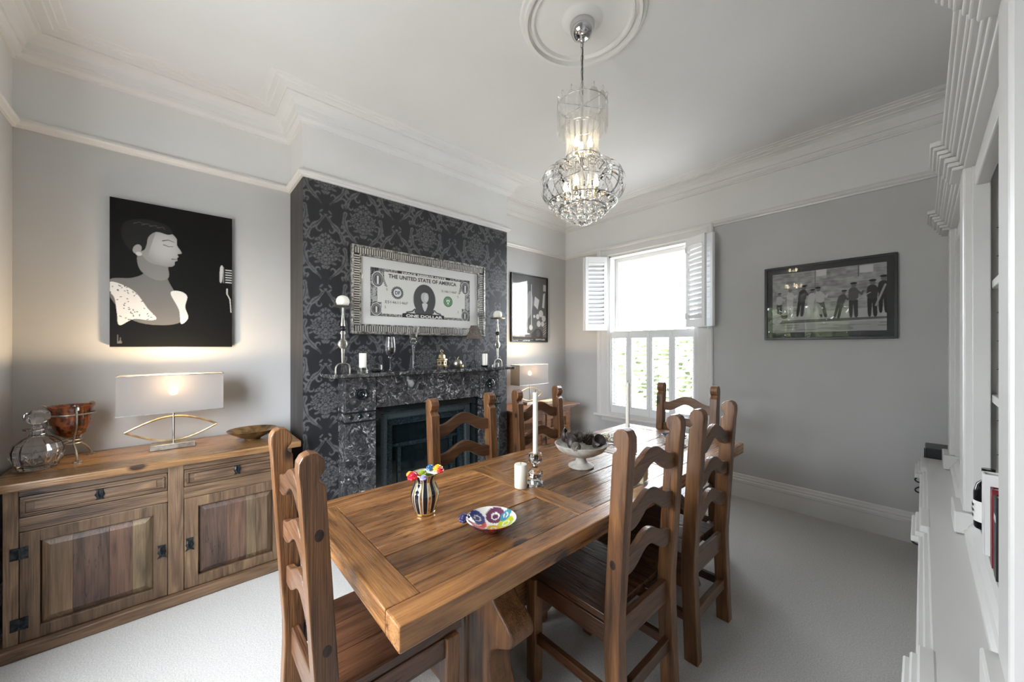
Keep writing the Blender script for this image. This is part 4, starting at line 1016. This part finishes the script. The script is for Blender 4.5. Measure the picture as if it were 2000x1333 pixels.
# ================================================================== THINGS ON THE MANTEL
MZ = 1.2135
def candle(label, x, y, z, r, h, wick=.010, group='candles'):
    t = thing('candle', label, 'candle', (x, y, z), 0, group)
    MB().lathe([(0,0),(r*.96,0),(r,.003),(r,h-.003),(r*.92,h),(r*.5,h-.0015),(0,h-.002)], 24).build('wax', M['wax'], t, smooth=True)
    MB().tube([(0,0,h-.003),(.0005,0,h+wick*.6),(.002,0,h+wick)], .0011, 6).build('wick', M['wick'], t)
def ball_candle(label, x, y, z, r):
    t = thing('candle', label, 'candle', (x, y, z), 0, 'candles')
    MB().lathe([(0,0),(r*.55,0),(r*.85,r*.25),(r,r*.7),(r*.93,r*1.15),(r*.7,r*1.5),(r*.35,r*1.68),(0,r*1.7)], 24).build('wax', M['wax'], t, smooth='all')
    MB().tube([(0,0,r*1.68),(.003,.002,r*1.68+.010)], .0014, 6).build('wick', M['wick'], t)
def iron_stick(label, x, y, ztop, pr, sc):
    t = thing('candlestick', label, 'candlestick', (x, y, MZ), 0, 'iron candlesticks on the mantel'); h = ztop-MZ
    MB().tube(spline([(0,-.048*sc,0),(0,-.046*sc,.04),(0,-.030*sc,.062),(0,.0,.068),(0,.030*sc,.062),(0,.046*sc,.04),(0,.048*sc,0)],5), .0075*sc, 8).build('hoop_foot', M['pewter'], t, smooth=True)
    MB().tube([(-.03*sc,0,.004),(0,0,.066)], .006*sc, 8).build('back_foot', M['pewter'], t)
    MB().lathe([(.006,.066),(.009*sc,.09),(.012*sc,.17),(.010*sc,.178)], 12, sx=.6).build('lower_stem', M['pewter'], t, smooth=True)
    MB().lathe([(0,.170),(.018*sc,.175),(.034*sc,.20),(.030*sc,.225),(.014*sc,.24),(.012*sc,.27),(.018*sc,.285),(.012*sc,.30),(0,.302)], 16, sx=.45).build('leaf_boss', M['pewter'], t, smooth=True)
    MB().sphere((0,0,.318), .021*sc, 14, 8).build('dark_bead', M['iron'], t, smooth='all')
    MB().lathe([(.016*sc,.334),(.013*sc,.36),(.006*sc,h-.05),(.007,h-.012)], 12, sx=.7).build('upper_stem', M['pewter'], t, smooth=True)
    MB().lathe([(0,h-.012),(pr*.5,h-.012),(pr*.9,h-.008),(pr,h-.002),(pr*.97,h),(pr*.5,h-.004),(0,h-.004)], 24).build('drip_pan', M['pewter'], t, smooth=True)
iron_stick('tall iron candlestick at the left end of the mantel', -2.74, .855, 1.690, .068, 1.0)
iron_stick('tall iron candlestick at the right end of the mantel', -2.75, 2.285, 1.680, .075, 1.0)
ball_candle('white ball candle on the left iron candlestick', -2.74, .855, 1.6865, .045)
ball_candle('white ball candle on the right iron candlestick', -2.75, 2.285, 1.6765, .044)
def tea_glass(label, x, y, r, h):
    t = thing('candle_holder', label, 'candle holder', (x, y, MZ), 0, 'small glass holders')
    MB().lathe([(0,0),(r,0),(r,h),(r*.8,h),(r*.8,h*.55),(0,h*.55)], 24).build('glass_body', M['glass'], t, smooth=True)
tea_glass('round glass block under the white pillar candle at the left of the mantel', -2.69, .976, .036, .040)
candle('white pillar candle on a glass block at the left of the mantel', -2.69, .976, MZ+.0225, .025, .118)
tea_glass('small frosted glass tealight holder at the right end of the mantel', -2.68, 2.205, .034, .038)
candle('white pillar candle near the right end of the mantel', -2.72, 2.105, MZ+.016, .024, .108)
t = thing('candle_dish', 'small black dish under the right pillar candle', 'dish', (-2.72, 2.105, MZ)); MB().lathe([(0,0),(.022,0),(.036,.008),(.038,.016),(.030,.012),(0,.012)], 20).build('dish_body', M['blackg'], t, smooth=True)
t = thing('ornament', 'small black and bronze slipper ornament on the mantel', 'ornament', (-2.69, 1.075, MZ))
MB().lathe([(0,0),(.018,0),(.026,.012),(.020,.024),(.012,.022),(0,.020)], 20, sy=1.5).build('slipper_body', M['blackg'], t, smooth=True)
MB().tube([(0,.028,.012),(0,.036,.03),(0,.034,.052)], [.008,.008,.006], 8).build('slipper_heel', M['pewter'], t, smooth=True)
MB().lathe([(.020,.0225),(.024,.0235),(.020,.026),(.016,.025)], 20, sy=1.5, cap=False).build('rim', M['brass'], t, smooth=True)
# wine glass with shell
t = thing('wine_glass', 'wine glass holding a pale shell on the mantel', 'glass', (-2.71, 1.190, MZ))
MB().lathe([(0,.0),(.036,.0),(.036,.002),(.006,.006),(.004,.02),(.004,.095),(.012,.105),(.034,.130),(.042,.165),(.041,.205),(.034,.262),(.0325,.262),(.0395,.205),(.0402,.165),(.032,.132),(.011,.109),(0,.107)], 28).build('glass_body', M['glass'], t, smooth=True)
o = thing('shell', 'pale pink shell inside the wine glass on the mantel', 'shell', (-2.71, 1.190, MZ+.125)); MB().sphere((0,0,.022), .024, 14, 9, .9).sphere((.005,.01,.042), .015).build('shell_body', noisy('shell', (.6,.48,.45), (.8,.74,.7), 60, .5), o, smooth='all')
# tall goblet candle holder
t = thing('candle_holder', 'tall flared glass goblet holder in front of the banknote picture', 'candle holder', (-2.69, 1.370, MZ))
MB().lathe([(0,0),(.042,0),(.042,.003),(.010,.009),(.006,.03),(.006,.17),(.011,.19),(.008,.205),(.018,.215),(.026,.23),(.018,.246),(.022,.252),(.030,.262),(.036,.29),(.052,.345),(.050,.345),(.034,.29),(.028,.267),(0,.262)], 28).build('glass_body', M['glass'], t, smooth=True)
candle('white tealight inside the tall goblet on the mantel', -2.69, 1.370, MZ+.2675, .018, .022, .006)
# lantern
t = thing('lantern', 'small pierced brass lantern on the mantel', 'lantern', (-2.71, 1.640, MZ))
for k in range(4): MB().box(-.003,.003,-.003,.003,0,.028).xf(Matrix.Translation((.034*math.cos(PI/4+k*PI/2),.034*math.sin(PI/4+k*PI/2),0))).build('foot', M['brass'], t)
MB().lathe([(0,.022),(.046,.022),(.048,.028),(.040,.034),(.040,.070),(.048,.076),(.046,.084),(.030,.092),(.030,.098),(.026,.118),(.012,.132),(.004,.136),(0,.138)], 8).build('lantern_body', M['brass'], t)
for k in range(8):
    a = 2*PI*(k+.5)/8; MB().box(-.0006,.0006,-.007,.007,-.012,.012).build('pierced_panel', M['iron'], t, (.0375*math.cos(a),.0375*math.sin(a),.052), (0,0,a))
MB().tube([(0, .012*math.cos(a), .150+.012*math.sin(a)) for a in np.linspace(0,2*PI,15)[:-1]], .002, 6, True).build('ring_handle', M['brass'], t, smooth='all')
# metallic apple
t = thing('ornament', 'silvery metal pomegranate ornament on the mantel', 'ornament', (-2.71, 1.795, MZ))
MB().lathe([(0,.004),(.014,0),(.034,.012),(.044,.040),(.036,.068),(.016,.078),(.006,.072),(0,.070)], 20).build('fruit', M['pewter'], t, smooth='all')
MB().tube([(0,0,.07),(.004,.003,.088),(.010,.010,.100)], .003, 6).build('stalk', M['brass'], t)
MB().lathe([(.018,.0),(.020,.006),(.012,.02)], 8).build('calyx', M['brass'], t, (.030,.018,.022), (0,PI/2,.5))
# small lamp
t = thing('table_lamp', 'small mantel lamp with a tapered brown shade', 'lamp', (-2.72, 1.985, MZ))
for k in range(3):
    a = 2*PI*k/3+.2; MB().tube(spline([(.045*math.cos(a),.045*math.sin(a),0),(.040*math.cos(a),.040*math.sin(a),.03),(.016*math.cos(a),.016*math.sin(a),.058),(0,0,.062)],4), .003, 6).build('leg', M['iron'], t)
MB().tube([(0,0,.055),(0,0,.262)], .003, 8).build('stem', M['iron'], t)
MB().lathe([(.078,.258),(.033,.380)], 4).xf(Matrix.Rotation(PI/4,4,'Z')).build('shade', noisy('brown_hide_shade', (.060,.045,.034), (.12,.095,.075), 40, .8), t)

# ================================================================== THINGS ON THE TABLE
TT = .7755
def sector(mb, prof, a0, a1, n=6, off=0):
    vs = []; fs = []; k = len(prof)
    for j in range(n+1):
        a = a0+(a1-a0)*j/n
        vs += [((r_+off)*math.cos(a), (r_+off)*math.sin(a), z) for r_, z in prof]
    for j in range(n):
        for i in range(k-1): fs.append((j*k+i, (j+1)*k+i, (j+1)*k+i+1, j*k+i+1))
    return mb.add(vs, fs)
vs_ = thing('vase', 'black, white and gold striped vase with ceramic flowers on its rim', 'vase', (-1.258, .688, TT))
vp = spline([(.034,.004),(.038,.010),(.046,.035),(.052,.062),(.050,.085),(.040,.108),(.036,.122),(.041,.136),(.049,.148)], 4)
wcer = plain('white_glaze', (.78,.76,.72), .1, Coat_Weight=.5); bcer = plain('black_glaze', (.008,.008,.012), .08, Coat_Weight=.5)
MB().lathe([(0,.002),(.034,.003)]+vp+[(.046,.147),(.038,.134),(.033,.122),(.036,.108),(.030,.09),(0,.088)], 48).build('vase_body', wcer, vs_, smooth=True)
MB().lathe([(.0375,.1335),(.0325,.122),(.0355,.108),(.0295,.0905),(0,.0885)], 40, cap=False).build('vase_lining', plain('green_glaze', (.10,.16,.02), .15), vs_, smooth='all')
for k in range(10):
    a = 2*PI*k/10
    sector(MB(), vp, a, a+.30, 5, .0007).build('black_stripe', bcer, vs_, smooth='all')
    sector(MB(), vp, a+.38, a+.55, 3, .0007).build('gold_stripe', M['gold'], vs_, smooth='all')
MB().lathe([(.030,0),(.038,0),(.0385,.006),(.034,.010),(.030,.008)], 40, cap=False).build('gold_foot', M['gold'], vs_, smooth=True)
MB().lathe([(.0485,.1475),(.0495,.149),(.0485,.1505),(.047,.149)], 40, cap=False).build('gold_rim', M['gold'], vs_, smooth=True)
def rose(parent, loc, r, c, name='ceramic_flower'):
    m_ = MB().sphere((0,0,0), r*.55, 12, 8)
    for k in range(7):
        a = 2*PI*k/7; rr_ = r*.62
        m_.lathe([(r*.10,0),(r*.38,r*.1),(r*.42,r*.3),(r*.30,r*.45)], 8, (rr_*math.cos(a)*.75, rr_*math.sin(a)*.75, -r*.35))
    for k in range(3): m_.tube([((r*.2+.12*r*k)*math.cos(a), (r*.2+.12*r*k)*math.sin(a), r*(.5-.08*k)) for a in np.linspace(0,5.2,12)], r*.07, 5)
    m_.build(name, plain('flower_glaze', c, .12, Coat_Weight=.6), parent, loc, (.35,.15,.2), smooth=True)
rose(vs_, (.006,-.052,.150), .026, (.55,.015,.03)); rose(vs_, (-.024,-.050,.150), 0.0156, (.75,.38,.03)); rose(vs_, (.036,-.026,.146), 0.0169, (.35,.32,.55))
rose(vs_, (.008,.050,.158), 0.0221, (.80,.42,.02)); rose(vs_, (.026,.050,.154), 0.0169, (.60,.02,.02)); rose(vs_, (-.026,.036,.156), 0.0182, (.02,.12,.30)); rose(vs_, (-.012,-.004,.146), .020, (.30,.42,.02), 'ceramic_leaf')
# painted dish
ds = thing('dish', 'small round dish painted with coloured ovals and a blue rose handle', 'dish', (-.985, .790, TT))
prof = [(.0,.008),(.02,.0085),(.04,.012),(.058,.020),(.074,.032),(.084,.041),(.086,.043)]
prof = [(.086*i/24, .008+.035*(i/24)**2.4) for i in range(25)]
nA = 96; V = []; Fs = []; colr = []
spots = [(.055,2.2,.020,.025,(.10,.015,.06)),(.050,1.0,.019,.024,(.42,.45,.02)),(.055,-.15,.019,.024,(.55,.02,.015)),(.052,-1.35,.021,.024,(.02,.16,.26)),(.050,-2.5,.022,.025,(.60,.05,.02)),(.060,3.4,.018,.020,(.02,.03,.18)),(.068,1.6,.016,.012,(.03,.20,.28)),(.012,0,.016,.016,(.55,.32,.02))]
for j in range(nA):
    a = 2*PI*j/nA
    for r_, z in prof:
        x, y = r_*math.cos(a), r_*math.sin(a); V.append((x,y,z)); c = (.74,.72,.66)
        for (sr, sa, ea, eb, sc) in spots:
            dx, dy = x-sr*math.cos(sa), y-sr*math.sin(sa); u = (dx*math.cos(sa)+dy*math.sin(sa))/(ea*1.5); v_ = (-dx*math.sin(sa)+dy*math.cos(sa))/(eb*1.35); q = u*u+v_*v_
            if q < 1: c = (.70,.68,.6) if .10 < q < .2 else sc
        colr.append(c)
k = len(prof)
for j in range(nA):
    for i in range(k-1): Fs.append((j*k+i, ((j+1)%nA)*k+i, ((j+1)%nA)*k+i+1, j*k+i+1))
me = bpy.data.meshes.new('painted_bowl'); me.from_pydata(V, [], Fs); at_ = me.color_attributes.new('print', 'FLOAT_COLOR', 'POINT')
at_.data.foreach_set('color', np.array([(*c,1) for c in colr], np.float32).ravel()); me.materials.append(M['ceram']); me.polygons.foreach_set('use_smooth', [True]*len(me.polygons))
place('painted_bowl', me, ds)
MB().lathe([(.028,0),(.030,.004),(.050,.013),(.072,.027),(.086,.042),(.0865,.0435)], 48, cap=False).build('outer_glaze', noisy('dark_patterned_glaze', (.02,.02,.05), (.35,.03,.03), 45, .12, lo=.45, hi=.5), ds, smooth=True)
rose(ds, (-.072,-.062,.036), .024, (.035,.03,.12))
# candles and holders
candle('short white pillar candle beside the near crystal candle holder', -1.196, 1.128, TT, .029, .103, .013)
candle('pale pillar candle behind the second crystal holder', -1.150, 1.985, TT, .030, .10, .012)
def crystal(label, x, y):
    t = thing('candle_holder', label, 'candle holder', (x, y, TT), 0, 'crystal candle holders')
    MB().lathe([(0,0),(.040,0),(.041,.012),(.028,.024),(.020,.030),(.034,.046),(.036,.058),(.022,.072),(.014,.082),(.014,.094),(.030,.108),(.034,.124),(.030,.142),(.016,.144),(.012,.142),(.012,.118),(0,.116)], 10).build('crystal_body', M['crystal'], t)
crystal('cut crystal candle holder with a taper in the middle of the table', -1.172, 1.196); crystal('cut crystal candle holder with a taper behind the pedestal bowl', -1.135, 1.915)
candle('tall cream taper candle in the near crystal holder', -1.172, 1.196, TT+.1185, .0115, .300, .012); candle('tall cream taper candle in the far crystal holder', -1.135, 1.915, TT+.1185, .0115, .300, .012)
sq = thing('candle_holder', 'square glass holder filled with yellow wax, behind the near right chair', 'candle holder', (-.885, 1.578, TT), .2)
MB().box(-.042,.042,-.042,.042,0,.006).box(-.042,-.0385,-.042,.042,.006,.105).box(.0385,.042,-.042,.042,.006,.105).box(-.0385,.0385,-.042,-.0385,.006,.105).box(-.0385,.0385,.0385,.042,.006,.105).build('glass_box', M['acryl'], sq)
MB().box(-.037,.037,-.037,.037,.007,.088).build('yellow_wax', plain('yellow_wax', (.55,.47,.14), .5), sq, bevel=.002)
# pedestal bowl
pb = thing('pedestal_bowl', 'stone coloured pedestal bowl full of dried pods and cones', 'bowl', (-1.195, 1.560, TT))
stone = noisy('cream_stone', (.44,.41,.36), (.62,.59,.53), 40, .6, .3, 120)
MB().lathe([(0,0),(.066,0),(.067,.006),(.058,.012),(.034,.022),(.026,.036),(.026,.048),(.040,.056),(.080,.066),(.115,.086),(.132,.108),(.137,.120),(.134,.122),(.128,.110),(.108,.090),(.07,.074),(0,.070)], 40).build('stone_body', stone, pb, smooth=True)
pod = [noisy('cone_brown', (.030,.018,.012), (.10,.062,.042), 50, .7), noisy('pod_grey', (.10,.085,.07), (.24,.21,.18), 40, .7), noisy('dark_pod', (.018,.012,.012), (.055,.038,.036), 40, .45)]
def cone_mesh(L_, R__, mat):
    m_ = MB().lathe([(0,0),(R__*.5,L_*.1),(R__*.6,L_*.4),(R__*.3,L_*.85),(0,L_)], 10); n = 70
    for i in range(n):
        t_ = i/n; a = i*2.399963; rr_ = R__*math.sin(PI*(.12+.80*t_))**.7; z = L_*t_
        c, s_ = math.cos(a), math.sin(a); w = .30*R__
        p = lambda r_, y, zz: (r_*c-y*s_, r_*s_+y*c, zz)
        m_.add([p(rr_*.35,-w*.5,z), p(rr_*.35,w*.5,z), p(rr_*1.0,w*.8,z+L_*.05), p(rr_*1.05,0,z+L_*.075), p(rr_*1.0,-w*.8,z+L_*.05)], [(0,1,2,3,4)])
    return m_.mesh('cone_scales', mat)
cm = cone_mesh(.075, .028, pod[0]); cm2 = cone_mesh(.055, .024, pod[1])
cup = MB(); nA2 = 14
prc = [(.004,0),(.018,.008),(.030,.026),(.036,.050),(.034,.050),(.028,.027),(.016,.011),(.002,.004)]
for j in range(nA2+1):
    a = 4.6*j/nA2; f_ = 1+.25*math.sin(a*1.4)
    cup.v += [(r_*f_*math.cos(a), r_*f_*math.sin(a), z*f_) for r_, z in prc]
for j in range(nA2):
    for i in range(7): cup.f.append((j*8+i, (j+1)*8+i, (j+1)*8+i+1, j*8+i+1))
cpm = cup.mesh('curled_pod', pod[2], smooth='all')
fluff = MB(); r3 = random.Random(9)
for k in range(46):
    d = Vector((r3.gauss(0,1), r3.gauss(0,1), abs(r3.gauss(0,1))+.2)).normalized(); l_ = .025+.025*r3.random()
    fluff.tube([(0,0,0), tuple(d*l_*.6), tuple(d*l_+Vector((r3.gauss(0,.006), r3.gauss(0,.006), .004)))], [.0016,.0014,.0006], 4)
flm = fluff.mesh('dried_twigs', pod[1])
items = [(cm,(.055,.035,.120),(1.2,0,-.5),'dark pine cone at the right of the pedestal bowl'),(cpm,(.085,-.02,.112),(.5,.6,1.),'curled dark pod at the right rim of the pedestal bowl'),(cm2,(.0,-.03,.120),(.9,.3,2.1),'grey seed cone at the centre of the pedestal bowl'),
 (cm,(-.045,-.06,.112),(1.1,.2,2.6),'dark pine cone at the front of the pedestal bowl'),(cpm,(-.085,-.035,.108),(.6,-.5,2.5),'curled dark pod at the left rim of the pedestal bowl'),(flm,(-.045,.01,.125),(0,-.4,0),'spiky dried twig head at the left of the pedestal bowl'),
 (cm2,(.035,-.075,.110),(1.3,.2,.4),'grey seed cone at the front right of the pedestal bowl'),(flm,(.02,.04,.130),(.2,.2,1),'spiky dried twig head at the back of the pedestal bowl'),(cpm,(.02,-.10,.104),(1.0,.2,3.3),'curled dark pod lying at the front rim of the pedestal bowl'),
 (cm2,(-.07,.055,.112),(1.0,.5,.9),'grey seed cone at the back left of the pedestal bowl'),(cm,(.01,.08,.112),(1.3,-.3,.3),'dark pine cone at the back of the pedestal bowl'),(flm,(-.10,.02,.118),(0,-.9,.3),'spiky dried twig head poking over the left rim of the bowl')]
for me_, p, ro, lab in items:
    o = place({'cone_scales':'pine_cone','curled_pod':'seed_pod','dried_twigs':'dried_twig_head'}[me_.name.split('.')[0]], me_, None, (-1.195+p[0]*1.08, 1.560+p[1]*1.08, TT+p[2]+.012), ro); tag(o, lab, 'dried pod', 'dried pods in the pedestal bowl')
# wreath ring at the far candle and dark blue bowl at the far end
wr = thing('candle_wreath', 'cream berry and leaf candle ring on the far end of the table', 'wreath', (-1.36, 2.13, TT))
MB().tube([(.055*math.cos(a), .055*math.sin(a), .010) for a in np.linspace(0,2*PI,25)[:-1]], .007, 6, True).build('twig_ring', pod[1], wr)
r4 = random.Random(2); berry = MB().sphere((0,0,0), .007, 8, 6).mesh('berry', noisy('cream_berry', (.55,.48,.30), (.75,.70,.55), 60, .4), smooth='all'); lf = MB().add([(0,0,0),(.012,.008,.004),(.03,0,.002),(.012,-.008,.004)], [(0,1,2,3)]).mesh('leaf', noisy('sage_leaf', (.25,.26,.15), (.45,.46,.32), 30, .6))
for k in range(26):
    a = 2*PI*k/26; q = .055+r4.uniform(-.014,.014); place('berry', berry, wr, (q*math.cos(a), q*math.sin(a), .016+r4.random()*.022))
    place('leaf', lf, wr, (q*math.cos(a), q*math.sin(a), .014+r4.random()*.02), (r4.uniform(-.6,.6), r4.uniform(-.6,.3), a+r4.uniform(-1,1)))
bw = thing('bowl', 'dark blue glazed bowl at the far end of the table', 'bowl', (-1.10, 2.44, TT))
MB().lathe([(0,0),(.035,0),(.038,.004),(.062,.020),(.078,.036),(.080,.038),(.076,.037),(.058,.022),(.03,.010),(0,.009)], 32).build('glazed_body', noisy('blue_glaze', (.012,.02,.06), (.12,.16,.24), 30, .12), bw, smooth=True)

# ================================================================== THINGS ON THE SIDEBOARD
SZ = .7957
dc = thing('decanter', 'cut glass decanter with a faceted stopper at the left of the sideboard', 'decanter', (-2.94, -.527, SZ)); dc.scale = (1.17, 1.17, 1.17)
MB().lathe([(0,.001),(.050,.0),(.058,.010),(.072,.055),(.074,.080),(.066,.108),(.045,.128),(.026,.138),(.024,.150),(.024,.160),(.040,.166),(.041,.172),(.026,.175),(.018,.174),(.018,.14),(.038,.122),(.058,.104),(.064,.080),(.062,.055),(.050,.016),(0,.014)], 12).build('decanter_body', M['crystal'], dc)
for k in range(12):
    a = 2*PI*(k+.5)/12
    MB().tube([(.066*math.cos(a-.2), .066*math.sin(a-.2), .03), (.074*math.cos(a), .074*math.sin(a), .062)], .003, 5).tube([(.066*math.cos(a+.2), .066*math.sin(a+.2), .03), (.074*math.cos(a), .074*math.sin(a), .062)], .003, 5).build('cut_facet', M['crystal'], dc)
MB().lathe([(0,.165),(.014,.165),(.013,.178),(.010,.186),(.022,.194),(.036,.208),(.040,.222),(.034,.238),(.020,.248),(0,.250)], 9).build('stopper', M['crystal'], dc)
ab = thing('tripod_stand', 'dark metal tripod stand holding an amber bowl on the sideboard', 'stand', (-3.055, -.435, SZ)); ab.scale = (1, 1, 1.2)
for k in range(3):
    a = 2*PI*k/3+.35; c, s_ = math.cos(a), math.sin(a)
    P_ = [(.098,.004),(.094,.020),(.070,.050),(.036,.075),(.052,.110),(.084,.150),(.090,.200),(.086,.232),(.098,.245),(.112,.240),(.114,.226)]
    MB().tube([(r_*c, r_*s_, z) for r_, z in spline(P_, 4)], .0045, 8).build('leg', M['pewter'], ab, smooth=True)
    MB().lathe([(0,0),(.018,0),(.018,.005),(.006,.009),(0,.009)], 14).build('foot_pad', M['pewter'], ab, (.098*c, .098*s_, 0))
for R__, z in ((.036,.073),(.036,.088),(.087,.205)): MB().tube([(R__*math.cos(a), R__*math.sin(a), z) for a in np.linspace(0,2*PI,33)[:-1]], .004, 6, True).build('ring', M['pewter'], ab, smooth='all')
am = thing('glass_bowl', 'mottled amber glass bowl held in the metal tripod stand', 'bowl', (-3.055, -.435, SZ)); am.scale = (.98, .98, 1.2)
ambr = noisy('tortoiseshell_glass', (.05,.012,.006), (.42,.10,.02), 26, .08, lo=.38, hi=.56, Transmission_Weight=.35, Coat_Weight=.5)
MB().lathe([(0,.100),(.030,.102),(.060,.122),(.076,.160),(.081,.205),(.082,.228),(.088,.240),(.086,.242),(.078,.230),(.077,.205),(.071,.162),(.056,.128),(.028,.108),(0,.106)], 32).build('bowl_body', ambr, am, smooth=True)
bz = thing('bowl', 'shallow dark bronze bowl at the right end of the sideboard', 'bowl', (-2.955, .355, SZ))
MB().lathe([(0,0),(.045,0),(.047,.006),(.075,.020),(.110,.040),(.135,.058),(.138,.062),(.133,.060),(.105,.044),(.07,.026),(.03,.014),(0,.012)], 40).build('bronze_body', noisy('streaked_bronze', (.05,.03,.015), (.30,.19,.08), 18, .28, .15, 80, metal=.7), bz, smooth=True)
# things on the alcove cabinet
CZ = .7425
cp = thing('cup', 'dark blue patterned cup on the alcove cabinet', 'cup', (-2.86, 2.635, CZ))
MB().lathe([(0,0),(.030,0),(.034,.006),(.038,.055),(.036,.056),(.032,.010),(0,.008)], 24).build('cup_body', noisy('blue_white_glaze', (.01,.016,.05), (.5,.55,.6), 50, .15, lo=.52, hi=.56), cp, smooth=True)
MB().lathe([(0,-.0),(.045,.0),(.055,.006),(.053,.008),(.0,.003)], 24).build('saucer', plain('black_saucer', (.01,.01,.014), .2), cp)
cp.location.z = CZ+.0005
bx_ = thing('box', 'flat pale wooden box on the right of the alcove cabinet', 'box', (-2.93, 3.22, CZ), .12)
MB().box(-.06,.06,-.11,.11,0,.024).build('box_body', plain('pale_wood', (.45,.34,.24), .5), bx_, bevel=.002); MB().box(-.063,.063,-.113,.113,.0245,.033).build('lid', plain('cream_card', (.62,.55,.45), .6), bx_, bevel=.002)
dsh = thing('dish', 'small dark dish beside the lamp on the alcove cabinet', 'dish', (-2.83, 2.98, CZ)); MB().lathe([(0,0),(.03,0),(.05,.012),(.048,.013),(.028,.005),(0,.005)], 24).build('dish_body', bcer, dsh, smooth=True)
